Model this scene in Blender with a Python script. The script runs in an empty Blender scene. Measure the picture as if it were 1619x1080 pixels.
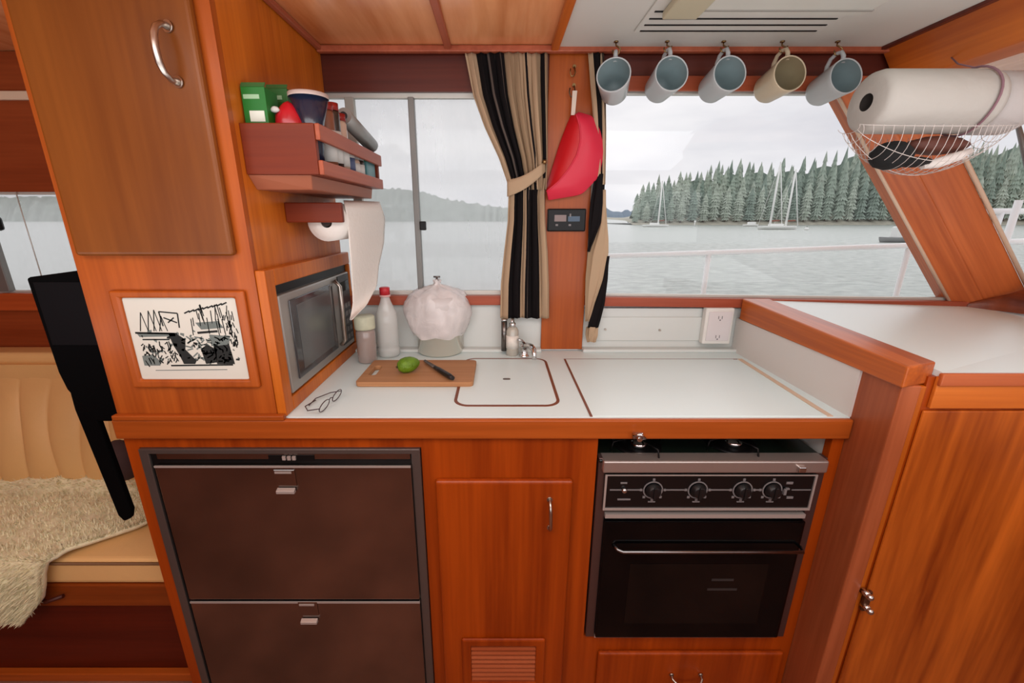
import bpy, bmesh, math, random
from mathutils import Vector, Matrix, Euler
random.seed(7)
C = bpy.context.scene.collection
R = math.radians
# ------------------------------------------------------------------ camera
FPX, CX, CY, PITCH, EYE = 664.0, 789.0, 540.0, R(16.4), 1.36
cam_d = bpy.data.cameras.new('camera'); cam = bpy.data.objects.new('camera', cam_d); C.objects.link(cam)
cam_d.sensor_width = 36; cam_d.lens = FPX/1619*36; cam_d.shift_x = (809.5-CX)/1619
cam_d.clip_start = 0.02; cam_d.clip_end = 3000
cam.location = (0, 0, EYE); cam.rotation_euler = (math.pi/2-PITCH, 0, 0)
bpy.context.scene.camera = cam
cp, sp = math.cos(PITCH), math.sin(PITCH)
def at(u, v, x=None, y=None, z=None):
    """survey helper: the point of a known real plane that is seen at (u, v)"""
    a = (u-CX)/FPX; b = (v-CY)/FPX
    r = (a, cp-b*sp, -sp-b*cp)
    t = x/r[0] if x is not None else (y/r[1] if y is not None else (z-EYE)/r[2])
    return Vector((r[0]*t, r[1]*t, EYE+r[2]*t))

# ------------------------------------------------------------------ materials
def lin(c):
    return tuple(((v/255)/12.92 if v/255 <= .04045 else ((v/255+.055)/1.055)**2.4) for v in c)+(1,)
MATS = {}
def mat(name, rgb, rough=.5, metal=0, coat=0, trans=0, spec=.5, bump=0, bscale=60, var=0, vscale=4, sheen=0, alpha=1, ior=1.45, sub=0):
    if name in MATS: return MATS[name]
    m = bpy.data.materials.new(name); m.use_nodes = True; nt = m.node_tree; N = nt.nodes; L = nt.links
    p = N['Principled BSDF']
    p.inputs['Base Color'].default_value = lin(rgb); p.inputs['Roughness'].default_value = rough
    p.inputs['Metallic'].default_value = metal; p.inputs['Coat Weight'].default_value = coat
    p.inputs['Coat Roughness'].default_value = .12
    p.inputs['Transmission Weight'].default_value = trans; p.inputs['Specular IOR Level'].default_value = spec
    p.inputs['Sheen Weight'].default_value = sheen; p.inputs['Alpha'].default_value = alpha; p.inputs['IOR'].default_value = ior
    if bump or var:
        tc = N.new('ShaderNodeTexCoord')
    if var:
        n = N.new('ShaderNodeTexNoise'); n.inputs['Scale'].default_value = vscale; n.inputs['Detail'].default_value = 4
        L.new(tc.outputs['Object'], n.inputs['Vector'])
        mx = N.new('ShaderNodeMixRGB'); mx.inputs[1].default_value = lin([max(0, v*(1-var)) for v in rgb]); mx.inputs[2].default_value = lin([min(255, v*(1+var)) for v in rgb])
        L.new(n.outputs['Fac'], mx.inputs[0]); L.new(mx.outputs[0], p.inputs['Base Color'])
    if bump:
        n2 = N.new('ShaderNodeTexNoise'); n2.inputs['Scale'].default_value = bscale; n2.inputs['Detail'].default_value = 3
        L.new(tc.outputs['Object'], n2.inputs['Vector'])
        b = N.new('ShaderNodeBump'); b.inputs['Strength'].default_value = bump; b.inputs['Distance'].default_value = .01
        L.new(n2.outputs['Fac'], b.inputs['Height']); L.new(b.outputs[0], p.inputs['Normal'])
    MATS[name] = m; return m
def wood(name, a, b, axis='z', rough=.38, coat=.1, dens=14, tilt=0):
    """varnished wood, grain running along one axis"""
    if name in MATS: return MATS[name]
    m = bpy.data.materials.new(name); m.use_nodes = True; nt = m.node_tree; N = nt.nodes; L = nt.links
    p = N['Principled BSDF']; p.inputs['Roughness'].default_value = rough; p.inputs['Specular IOR Level'].default_value = .28
    p.inputs['Coat Weight'].default_value = coat; p.inputs['Coat Roughness'].default_value = .16
    tc = N.new('ShaderNodeTexCoord'); mp = N.new('ShaderNodeMapping'); oi = N.new('ShaderNodeObjectInfo')
    s = {'x': (.5, dens, dens), 'y': (dens, .5, dens), 'z': (dens, dens, .5)}[axis]
    mp.inputs['Scale'].default_value = s
    add = N.new('ShaderNodeVectorMath'); add.operation = 'ADD'
    L.new(tc.outputs['Object'], add.inputs[0]); L.new(oi.outputs['Random'], add.inputs[1]); vr = N.new('ShaderNodeVectorRotate'); vr.rotation_type = 'Y_AXIS'; vr.inputs['Angle'].default_value = tilt
    L.new(add.outputs[0], vr.inputs['Vector']); L.new(vr.outputs[0], mp.inputs['Vector'])
    n1 = N.new('ShaderNodeTexNoise'); n1.inputs['Scale'].default_value = .9; n1.inputs['Detail'].default_value = 3; n1.inputs['Distortion'].default_value = .6
    n2 = N.new('ShaderNodeTexNoise'); n2.inputs['Scale'].default_value = 7; n2.inputs['Detail'].default_value = 5
    L.new(mp.outputs[0], n1.inputs['Vector']); L.new(mp.outputs[0], n2.inputs['Vector'])
    mx = N.new('ShaderNodeMath'); mx.operation = 'MULTIPLY_ADD'; mx.inputs[1].default_value = .35
    sc = N.new('ShaderNodeMath'); sc.operation = 'MULTIPLY'; sc.inputs[1].default_value = .65
    L.new(n1.outputs['Fac'], sc.inputs[0]); L.new(n2.outputs['Fac'], mx.inputs[0]); L.new(sc.outputs[0], mx.inputs[2])
    cr = N.new('ShaderNodeValToRGB'); cr.color_ramp.elements[0].position = .36; cr.color_ramp.elements[1].position = .64
    cr.color_ramp.elements[0].color = lin(b); cr.color_ramp.elements[1].color = lin(a)
    L.new(mx.outputs[0], cr.inputs[0]); L.new(cr.outputs[0], p.inputs['Base Color'])
    MATS[name] = m; return m
def stripes(name, stops, skew=0):
    """cloth coloured by its weave direction (UV), constant bands"""
    m = bpy.data.materials.new(name); m.use_nodes = True; nt = m.node_tree; N = nt.nodes; L = nt.links
    p = N['Principled BSDF']; p.inputs['Roughness'].default_value = .9; p.inputs['Specular IOR Level'].default_value = .1
    uv = N.new('ShaderNodeUVMap'); sx = N.new('ShaderNodeSeparateXYZ'); L.new(uv.outputs[0], sx.inputs[0])
    ma = N.new('ShaderNodeMath'); ma.operation = 'MULTIPLY_ADD'; ma.inputs[1].default_value = skew
    L.new(sx.outputs[1], ma.inputs[0]); L.new(sx.outputs[0], ma.inputs[2])
    cr = N.new('ShaderNodeValToRGB'); cr.color_ramp.interpolation = 'CONSTANT'
    e = cr.color_ramp.elements
    e[0].position = stops[0][0]; e[0].color = lin(stops[0][1]); e[1].position = stops[1][0]; e[1].color = lin(stops[1][1])
    for q, c in stops[2:]:
        k = e.new(q); k.color = lin(c)
    L.new(ma.outputs[0], cr.inputs[0]); L.new(cr.outputs[0], p.inputs['Base Color'])
    return m
def glass_mat(name, haze=0.0, gloss=.015, tint=(1, 1, 1)):
    m = bpy.data.materials.new(name); m.use_nodes = True; nt = m.node_tree; N = nt.nodes; L = nt.links
    N.remove(N['Principled BSDF']); out = N['Material Output']
    t = N.new('ShaderNodeBsdfTransparent'); t.inputs[0].default_value = tint+(1,)
    g = N.new('ShaderNodeBsdfGlossy'); g.inputs['Roughness'].default_value = .02
    mx = N.new('ShaderNodeMixShader'); mx.inputs[0].default_value = gloss; L.new(t.outputs[0], mx.inputs[1]); L.new(g.outputs[0], mx.inputs[2])
    last = mx
    if haze:
        d = N.new('ShaderNodeBsdfTranslucent'); d.inputs[0].default_value = (.9, .9, .9, 1)
        tc = N.new('ShaderNodeTexCoord'); mp = N.new('ShaderNodeMapping'); mp.inputs['Scale'].default_value = (1, 1, .2)
        n = N.new('ShaderNodeTexNoise'); n.inputs['Scale'].default_value = 14; n.inputs['Detail'].default_value = 4
        L.new(tc.outputs['Object'], mp.inputs[0]); L.new(mp.outputs[0], n.inputs['Vector'])
        ma = N.new('ShaderNodeMath'); ma.operation = 'MULTIPLY_ADD'; ma.inputs[1].default_value = .15; ma.inputs[2].default_value = haze-.07
        L.new(n.outputs['Fac'], ma.inputs[0])
        m2 = N.new('ShaderNodeMixShader'); L.new(ma.outputs[0], m2.inputs[0]); L.new(mx.outputs[0], m2.inputs[1]); L.new(d.outputs[0], m2.inputs[2]); last = m2
    L.new(last.outputs[0], out.inputs[0])
    MATS[name] = m; return m

WZ = wood('teak_upright', (176, 86, 26), (144, 64, 16), 'z')
WX = wood('teak_lengthwise', (178, 86, 28), (146, 66, 16), 'x')
WY = wood('teak_fore_and_aft', (204, 108, 36), (168, 80, 24), 'y')
WD = wood('teak_lower_door', (170, 70, 8), (134, 48, 2), 'z')
WL = wood('pale_teak_corner', (206, 112, 30), (174, 84, 16), 'z')
WR = wood('red_mahogany', (124, 46, 14), (100, 32, 8), 'x', rough=.5, coat=.05)
WRY = wood('red_mahogany_rail', (176, 92, 62), (148, 70, 44), 'y', rough=.5, coat=.1)
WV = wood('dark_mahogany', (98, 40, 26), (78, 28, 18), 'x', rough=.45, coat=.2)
WP = wood('teak_panel_gloss', (238, 164, 112), (194, 110, 58), 'y', rough=.22, coat=.5, dens=5)  # base raised to put the ceiling's reflections into the wood colour
WB = wood('dark_red_panel', (96, 28, 10), (74, 18, 6), 'x')
WPOST = wood('teak_post', (172, 92, 54), (140, 68, 36), 'z')
LAM = mat('white_laminate', (221, 236, 235), .35, spec=.4)
LAMB = mat('white_backsplash', (206, 210, 206), .45)
HEAD = mat('white_headliner', (206, 204, 196), .6)
SEAM = mat('brown_seam', (120, 66, 44), .5)
CREAM = mat('cream_edge', (214, 186, 160), .5)
STEEL = mat('brushed_steel', (118, 112, 108), .3, metal=.75)
STEELD = mat('dark_brushed_steel', (140, 132, 128), .17, metal=1, bump=.16, bscale=4, var=.32, vscale=3.5)
LIP = mat('bright_steel_lip', (196, 188, 182), .3, metal=.5)
CHROME = mat('chrome', (210, 210, 210), .1, metal=1)
NICKEL = mat('brushed_nickel', (190, 180, 170), .28, metal=1)
BRASS = mat('aged_brass', (150, 120, 80), .35, metal=1)
ALU = mat('window_aluminium', (196, 194, 186), .4, metal=.3)
ALUD = mat('grey_aluminium', (120, 118, 114), .4, metal=.4)
BLK = mat('black_plastic', (10, 10, 11), .4, spec=.3)
BLKG = mat('black_glass', (5, 5, 6), .08, spec=.25)
BLKF = mat('black_fabric', (5, 5, 6), .9, spec=.08)
WHT = mat('white_plastic', (222, 220, 214), .45)
PAPER = mat('white_paper', (226, 220, 212), .9, bump=.15, bscale=90)
INK = mat('black_ink', (26, 28, 27), .8)
INKG = mat('grey_ink_wash', (104, 112, 108), .8)
TANV = mat('tan_vinyl', (226, 182, 120), .5, bump=.1, bscale=40, var=.06)
RED = mat('red_plastic', (190, 6, 20), .5, coat=.05)
RED2 = mat('pinkish_red_plastic', (206, 34, 60), .5, coat=.05)
GLASS = glass_mat('clear_glass'); GLASSH = glass_mat('screened_glass', haze=.28)
GLB = mat('bottle_glass', (236, 240, 238), .05, trans=.9, ior=1.2)
WHITEGEL = mat('white_gelcoat', (226, 228, 226), .3)

# ------------------------------------------------------------------ mesh builder
class MB:
    def __init__(s): s.bm = bmesh.new()
    def poly(s, pts, mi=0):
        f = s.bm.faces.new([s.bm.verts.new(p) for p in pts]); f.material_index = mi; return s
    def box(s, x0, x1, y0, y1, z0, z1, mi=0):
        if x0 > x1: x0, x1 = x1, x0
        if y0 > y1: y0, y1 = y1, y0
        if z0 > z1: z0, z1 = z1, z0
        return s.hexa([(x0,y0,z0),(x1,y0,z0),(x1,y1,z0),(x0,y1,z0),(x0,y0,z1),(x1,y0,z1),(x1,y1,z1),(x0,y1,z1)], mi)
    def hexa(s, P, mi=0):
        v = [s.bm.verts.new(p) for p in P]
        for q in ((0,3,2,1),(4,5,6,7),(0,1,5,4),(1,2,6,5),(2,3,7,6),(3,0,4,7)):
            f = s.bm.faces.new([v[i] for i in q]); f.material_index = mi
        return s
    def prism(s, pts, d, mi=0):
        d = Vector(d); a = [s.bm.verts.new(p) for p in pts]; b = [s.bm.verts.new(Vector(p)+d) for p in pts]; n = len(pts)
        s.bm.faces.new(a).material_index = mi; s.bm.faces.new(b[::-1]).material_index = mi
        for i in range(n):
            s.bm.faces.new((a[i], b[i], b[(i+1)%n], a[(i+1)%n])).material_index = mi
        return s
    def ring(s, o, i, d, mi=0):
        """frame between outer and inner outlines of equal length"""
        d = Vector(d); n = len(o)
        A = [s.bm.verts.new(p) for p in o]; B = [s.bm.verts.new(p) for p in i]
        A2 = [s.bm.verts.new(Vector(p)+d) for p in o]; B2 = [s.bm.verts.new(Vector(p)+d) for p in i]
        for k in range(n):
            j = (k+1) % n
            for q in ((A[k],A[j],B[j],B[k]),(A2[k],B2[k],B2[j],A2[j]),(A[k],A2[k],A2[j],A[j]),(B[k],B[j],B2[j],B2[k])):
                s.bm.faces.new(q).material_index = mi
        return s
    def tube(s, pts, r, n=10, mi=0, closed=False):
        P = [Vector(p) for p in pts]; rs = r if isinstance(r, (list, tuple)) else [r]*len(P); rings = []; up = None
        for i, p in enumerate(P):
            if closed: d = P[(i+1) % len(P)]-P[i-1]
            else: d = P[min(i+1, len(P)-1)]-P[max(i-1, 0)]
            d = d.normalized() if d.length > 1e-9 else Vector((0, 0, 1))
            if up is None:
                up = Vector((0, 0, 1)) if abs(d.z) < .9 else Vector((1, 0, 0))
            a = d.cross(up)
            if a.length < 1e-5: a = d.cross(Vector((1, .3, 0)))
            a.normalize(); b = a.cross(d).normalized(); up = b
            rings.append([s.bm.verts.new(p+(a*math.cos(t)+b*math.sin(t))*rs[i]) for t in (2*math.pi*k/n for k in range(n))])
        m = len(rings)
        for i in range(m if closed else m-1):
            A, B = rings[i], rings[(i+1) % m]
            for k in range(n):
                f = s.bm.faces.new((A[k], A[(k+1)%n], B[(k+1)%n], B[k])); f.smooth = True; f.material_index = mi
        if not closed:
            s.bm.faces.new(rings[0][::-1]).material_index = mi; s.bm.faces.new(rings[-1]).material_index = mi
        return s
    def cyl(s, p0, p1, r0, r1=None, n=24, mi=0):
        return s.tube([p0, p1], [r0, r0 if r1 is None else r1], n, mi)
    def lathe(s, prof, o=(0,0,0), axis=(0,0,1), n=32, mi=0, capa=False, capb=False):
        o = Vector(o); ax = Vector(axis).normalized(); a = ax.orthogonal().normalized(); b = ax.cross(a); rings = []
        for (r, h) in prof:
            if r < 1e-6: rings.append([s.bm.verts.new(o+ax*h)])
            else: rings.append([s.bm.verts.new(o+ax*h+(a*math.cos(t)+b*math.sin(t))*r) for t in (2*math.pi*k/n for k in range(n))])
        for i in range(len(rings)-1):
            A, B = rings[i], rings[i+1]
            for k in range(n):
                if len(A) == 1 and len(B) == 1: continue
                if len(A) == 1: vs = (A[0], B[(k+1)%n], B[k])
                elif len(B) == 1: vs = (A[k], A[(k+1)%n], B[0])
                else: vs = (A[k], A[(k+1)%n], B[(k+1)%n], B[k])
                f = s.bm.faces.new(vs); f.smooth = True; f.material_index = mi
        if capa: s.bm.faces.new(rings[0][::-1]).material_index = mi
        if capb: s.bm.faces.new(rings[-1]).material_index = mi
        return s
    def grid(s, fn, nu, nv, mi=0, uvfn=None):
        V = [[s.bm.verts.new(fn(i/nu, j/nv)) for i in range(nu+1)] for j in range(nv+1)]
        uvl = s.bm.loops.layers.uv.verify()
        for j in range(nv):
            for i in range(nu):
                f = s.bm.faces.new((V[j][i], V[j][i+1], V[j+1][i+1], V[j+1][i])); f.smooth = True; f.material_index = mi
                for l, (a, b) in zip(f.loops, ((i, j), (i+1, j), (i+1, j+1), (i, j+1))): l[uvl].uv = (a/nu, b/nv)
        return s
    def ball(s, c, r, sc=(1,1,1), sub=2, mi=0, jit=0):
        g = bmesh.ops.create_icosphere(s.bm, subdivisions=sub, radius=1)
        for v in g['verts']:
            j = 1+random.uniform(-jit, jit)
            v.co = Vector((v.co.x*sc[0]*r*j, v.co.y*sc[1]*r*j, v.co.z*sc[2]*r*j))+Vector(c)
        vs = set(g['verts'])
        for f in {f for v in vs for f in v.link_faces}: f.smooth = True; f.material_index = mi
        return s
    def build(s, name, m, parent=None, bevel=0, local=False, solid=0, seg=2, subsurf=0, norm=True):
        if norm: bmesh.ops.recalc_face_normals(s.bm, faces=s.bm.faces)
        me = bpy.data.meshes.new(name)
        vs = [v.co for v in s.bm.verts]
        if local: o0 = Vector((0, 0, 0))
        else:
            lo = [min(v[i] for v in vs) for i in range(3)]; hi = [max(v[i] for v in vs) for i in range(3)]
            o0 = Vector(((lo[0]+hi[0])/2, (lo[1]+hi[1])/2, lo[2]))
            bmesh.ops.translate(s.bm, verts=s.bm.verts, vec=-o0)
        s.bm.to_mesh(me); s.bm.free()
        o = bpy.data.objects.new(name, me); C.objects.link(o)
        for q in (m if isinstance(m, (list, tuple)) else [m]): me.materials.append(q)
        if parent is not None:
            o.parent = parent
            o.location = o0 if local else o0-WL_[parent.name]
            WL_[o.name] = (WL_[parent.name]+o0) if local else o0
        else:
            o.location = o0; WL_[o.name] = o0.copy()
        if solid:
            md = o.modifiers.new('solid', 'SOLIDIFY'); md.thickness = solid; md.offset = 0
        if bevel:
            md = o.modifiers.new('bevel', 'BEVEL'); md.width = bevel; md.segments = seg; md.limit_method = 'ANGLE'; md.angle_limit = R(40)
        if subsurf:
            md = o.modifiers.new('sub', 'SUBSURF'); md.levels = subsurf; md.render_levels = subsurf
        return o
WL_ = {}
def tag(o, label, cat, group=None, kind=None):
    o['label'] = label; o['category'] = cat
    if group: o['group'] = group
    if kind: o['kind'] = kind
    return o
def thing(name, label, cat, loc=(0,0,0), rot=(0,0,0), group=None, scale=1):
    o = bpy.data.objects.new(name, None); C.objects.link(o); o.location = loc; o.rotation_euler = rot
    o.empty_display_size = .05; o.scale = (scale,)*3
    WL_[o.name] = Vector(loc); return tag(o, label, cat, group)
def struct(name, mb, m, **k):
    o = mb.build(name, m, **k); o['kind'] = 'structure'; return o
def dup(root, loc, rot=None, label=None, scale=None):
    r = root.copy(); C.objects.link(r); r.location = loc
    if rot is not None: r.rotation_euler = rot
    if label: r['label'] = label
    if scale: r.scale = scale
    for ch in root.children:
        c = ch.copy(); C.objects.link(c); c.parent = r
        for g in ch.children:
            d = g.copy(); C.objects.link(d); d.parent = c
    return r

F, B = .90, 1.425          # front of the galley units, inner face of the hull side
CT = .91                   # worktop height
CEIL = 1.83
# ================================================================== SETTING
struct('floor', MB().box(-2.6, 2.4, -1.6, 1.6, -.05, 0), mat('floor_carpet', (112, 76, 60), .95, bump=.3, bscale=200, var=.6, vscale=4))
struct('ceiling', MB().box(-2.6, 2.4, -1.6, 1.6, CEIL+.002, CEIL+.06), WP)
# white headliner panel between the battens
struct('trim_1', MB().box(.165, 1.085, .2, 1.39, CEIL-.004, CEIL+.001), HEAD)
struct('trim_2', MB().box(.148, .17, .2, 1.39, CEIL-.014, CEIL+.001), WY, bevel=.003)
struct('trim_3', MB().box(-.155, -.135, .2, 1.39, CEIL-.010, CEIL+.001), WRY, bevel=.003)
struct('trim_4', MB().box(-.52, -.505, .2, 1.39, CEIL-.012, CEIL+.001), WRY, bevel=.003)
struct('trim_5', MB().box(-.52, 1.12, 1.378, 1.398, CEIL-.016, CEIL+.001), WRY, bevel=.003)
struct('trim_14', MB().box(1.102, 2.3, .0, 1.42, CEIL-.006, CEIL+.001), wood('side_soffit_wood', (250, 165, 80), (222, 128, 56), 'y', dens=6))
struct('trim_6', MB().box(1.085, 1.10, .2, 1.39, CEIL-.012, CEIL+.001), WV, bevel=.002)
# side wall of the cabin: made of pieces round the openings
struct('wall_back', MB().box(-.9, .147, B, B+.06, 0, 1.075).box(.292, 2.4, B, B+.06, 0, 1.06), LAMB)
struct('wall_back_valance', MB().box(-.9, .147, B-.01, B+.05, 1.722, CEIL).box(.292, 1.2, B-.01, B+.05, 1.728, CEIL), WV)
struct('wall_back_sill', MB().box(-.9, .147, B-.022, B+.06, 1.075, 1.107), wood('sill_mahogany', (168, 84, 58), (140, 62, 40), 'x'), bevel=.003)
struct('wall_back_sill_right', MB().hexa([(.292,B-.022,1.072),(1.75,B-.022,1.055),(1.75,B+.06,1.055),(.292,B+.06,1.072),(.292,B-.022,1.104),(1.75,B-.022,1.085),(1.75,B+.06,1.085),(.292,B+.06,1.104)]), MATS['sill_mahogany'], bevel=.003)
struct('wall_pier', MB().box(.147, .292, B-.012, B+.06, .915, CEIL), WZ, bevel=.002)
struct('wall_back_left', MB().box(-2.6, -.9, B, B+.06, 0, 1.10).box(-2.6, -.9, B, B+.06, 1.44, CEIL), wood('settee_wall_wood', (150, 70, 34), (124, 52, 22), 'x'))
struct('trim_7', MB().box(-2.6, -.9, B-.016, B, 1.055, 1.115), wood('settee_sill_wood', (184, 86, 40), (156, 66, 28), 'x'), bevel=.003)
struct('trim_8', MB().box(-2.6, -.9, B-.014, B, 1.70, 1.724), CREAM, bevel=.003)
struct('wall_left', MB().box(-2.66, -2.6, -1.6, 1.5, 0, CEIL), WZ)
struct('wall_front', MB().box(-2.6, 2.4, -1.66, -1.6, 0, 1.1).box(-2.6, 2.4, -1.66, -1.6, 1.62, CEIL), mat('opposite_wall_taupe', (176, 128, 104), .7, var=.35, vscale=1.5))
struct('wall_right', MB().box(2.4, 2.46, -1.6, 1.5, 0, 1.1), WZ)
# backsplash panel, ledge
struct('trim_9', MB().box(-.50, .147, B-.035, B, CT, CT+.012).box(.292, .828, B-.035, B, CT, CT+.012), LAMB, bevel=.003)
bs = struct('trim_10', MB().box(.34, .80, B-.006, B, .945, 1.03), LAMB, bevel=.002)
for px, py in ((957, 521), (1043, 522)):
    q = at(px, py, y=B-.008)
    MB().cyl(q, q+Vector((0, -.003, 0)), .004).build('screw', NICKEL, bs)
def window(name, outline, y, frame_w, mat_f, glass, th=.018, extra=None):
    """outline: corners (x,z) clockwise"""
    n = len(outline); cx = sum(p[0] for p in outline)/n; cz = sum(p[1] for p in outline)/n
    inner = []
    for i in range(n):
        p0, p1, p2 = [Vector(outline[k % n]) for k in (i-1, i, i+1)]
        e1 = (p1-p0).normalized(); e2 = (p2-p1).normalized()
        n1 = Vector((e1.y, -e1.x)); n2 = Vector((e2.y, -e2.x))
        c = Vector((cx, cz))
        if (c-p1).dot(n1) < 0: n1 = -n1
        if (c-p1).dot(n2) < 0: n2 = -n2
        bi = (n1+n2).normalized(); inner.append(p1+bi*frame_w/max(.3, bi.dot(n1)))
    o = MB().ring([(p[0], y, p[1]) for p in outline], [(p.x, y, p.y) for p in inner], (0, th, 0)).build(name, mat_f, bevel=.002)
    o['kind'] = 'structure'
    MB().prism([(p.x, y+th*.6, p.y) for p in inner], (0, .003, 0)).build('pane', glass, o)
    return o
w1 = window('window_1', [(-.9, 1.105), (-.9, 1.724), (.15, 1.724), (.15, 1.105)], B+.004, .016, ALU, GLASSH)
MB().box(-.276, -.258, B-.004, B+.02, 1.12, 1.71).build('frame_bar', ALUD, w1, bevel=.002)
MB().box(-.468, -.44, B-.002, B+.018, 1.12, 1.71).build('frame_bar', mat('pale_grey_bar', (168, 168, 160), .5), w1, bevel=.002)
q = at(670, 357, y=B-.01)
lt = MB().box(q.x-.012, q.x+.008, B-.02, B-.004, q.z-.014, q.z+.014).build('latch', BLK, w1, bevel=.003)
w2 = window('window_2', [(.29, 1.10), (.29, 1.73), (1.03, 1.73), (1.575, 1.084)], B+.004, .012, ALU, GLASS)
w3 = window('window_3', [(-2.4, 1.112), (-2.4, 1.442), (-.9, 1.442), (-.9, 1.112)], B+.004, .010, ALU, GLASSH)
MB().hexa([(-1.70,B-.01,1.12),(-1.66,B-.01,1.12),(-1.66,B+.01,1.12),(-1.70,B+.01,1.12),(-1.70,B-.01,1.44),(-1.66,B-.01,1.44),(-1.66,B+.01,1.44),(-1.70,B+.01,1.44)]).build('frame_bar', ALUD, w3, bevel=.002)
MB().tube([(-1.545,B-.002,1.12), (-1.545,B-.002,1.44)], .0018, 6).build('blind_cord', ALU, w3)
MB().box(-1.73, -1.60, B-.03, B-.012, 1.32, 1.365).build('latch', BLK, w3, bevel=.01)

# raking windscreen pillar and windscreen frame
L0, L1 = at(1318, 138, y=B-.005), at(1508, 488, y=B-.005)
Rr0, Rr1 = Vector((1.135, 1.36, CEIL)), Vector((1.78, 1.36, 1.06))
Rr0 = Rr0.lerp(Rr1, .10)
pil = MB()
k = .70
m0, m1 = L0.lerp(Rr0, .42)+Vector((0, -.006, 0)), L1.lerp(Rr1, .42)+Vector((0, -.006, 0))
dn = Vector((.02, .07, 0))
pil.hexa([L1, m1, m1+dn, L1+dn, L0, m0, m0+dn, L0+dn])
pil.hexa([m1+Vector((0,.004,0)), Rr1, Rr1+dn, m1+dn, m0+Vector((0,.004,0)), Rr0, Rr0+dn, m0+dn])
WPIL = wood('teak_pillar', (206, 112, 58), (158, 76, 36), 'z', rough=.4, tilt=R(40))
pob = struct('wall_pillar', pil, WPIL, bevel=.004)
fr = MB()
def wsx(z): return 1.641+(1.223-z)*(1.641-1.272)/(1.651-1.223)
a, b = Rr0.lerp(Rr1, .0), Rr1
for t0, t1 in ((.0, 1.0),):
    fr.tube([Rr0+Vector((.004, -.004, 0)), Rr1+Vector((.004, -.004, 0))], .006, 8)
struct('trim_11', fr, CREAM)
fr = MB().tube([L0+Vector((-.004,-.002,0)), L1+Vector((-.004,-.002,0))], .005, 8); struct('trim_12', fr, CREAM)
# curved sill of windscreen coming inboard from the foot of the pillar
g = MB()
def curv(u, v):
    # u along: from the pillar foot towards the camera, v: across the moulding (inner bottom -> top)
    y = 1.40-u*1.3
    cx = 1.50+.16*min(1, (u*6))**.5; g_ = min(1, .15+u*7)
    ang = v*math.pi*.75
    return Vector((cx+.10-.09*math.cos(ang)*g_, y, 1.065+.15*g_*math.sin(min(ang, math.pi/2))+0.02*min(1, u*3)))
g.grid(curv, 30, 10)
struct('wall_right_sill', g, wood('dark_sill_wood', (160, 80, 42), (96, 44, 26), 'y', dens=6), norm=True)
hd = MB().prism([(1.10, 0, CEIL), (1.165, 0, 1.738), (1.22, 0, 1.728), (1.26, 0, CEIL)], (0, 1.40, 0))
struct('trim_13', MB().box(.292, 1.17, B-.018, B-.010, 1.722, 1.762), wood('window_head_wood', (176, 88, 56), (148, 66, 40), 'x'), bevel=.002)
struct('wall_right_header', hd, WY, bevel=.003)
ws = MB().prism([(wsx(1.74), .0, 1.74), (wsx(1.74), 1.37, 1.74), (wsx(1.10), 1.37, 1.10), (wsx(1.10), .0, 1.10)], (.004, 0, .003))
wso = struct('window_4', ws, GLASS)

# ================================================================== WORKTOP
wt = thing('worktop', 'long white laminate galley worktop with wooden front edge and brown seams', 'worktop', (-.03, 1.16, .86))
MB().box(-.9, .828, F, B-.001, CT-.03, CT).build('laminate_top', LAM, wt)
MB().box(-.905, .828, F-.014, F, .858, CT-.002).build('front_edge', WX, wt, bevel=.004)
x0 = at(720, 625, z=CT).x; x1 = at(882, 625, z=CT).x; y0 = at(800, 643, z=CT).y; y1 = at(800, 567, z=CT).y
def rrect(x0, x1, y0, y1, r, z, n=8):
    o = []
    for cx, cy, a0 in ((x1-r, y1-r, 0), (x0+r, y1-r, 90), (x0+r, y0+r, 180), (x1-r, y0+r, 270)):
        for k in range(n+1):
            t = R(a0+90*k/n); o.append((cx+r*math.cos(t), cy+r*math.sin(t), z))
    return o
sk = MB().prism(rrect(x0+.005, x1-.005, y0+.004, y1-.004, .036, CT), (0, 0, .0012)).build('sink_lid', LAM, wt)
MB().ring(rrect(x0, x1, y0, y1, .04, CT), rrect(x0+.008, x1-.008, y0+.008, y1-.008, .032, CT), (0, 0, .0015)).build('seam', SEAM, sk)
q = at(801, 600, z=CT); MB().prism(rrect(q.x-.011, q.x+.011, q.y-.006, q.y+.006, .0055, CT+.0012), (0, 0, .0008)).build('finger_slot', mat('slot_grey', (96, 88, 82), .5), sk)
ys = at(1000, 568, z=CT).y; xs = at(914, 615, z=CT).x
hl = MB().box(xs+.004, .775, F+.002, ys-.003, CT, CT+.0012).build('hatch_lid', LAM, wt)
MB().box(xs-.002, xs+.004, F, ys, CT, CT+.0016).box(xs, .79, ys-.003, ys, CT, CT+.0014).build('seam', SEAM, hl)
MB().prism([(.775, F+.001, CT), (.789, F+.001, CT), (.806, ys, CT), (.792, ys, CT)], (0, 0, .0018)).build('edge_strip', CREAM, wt)

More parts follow.
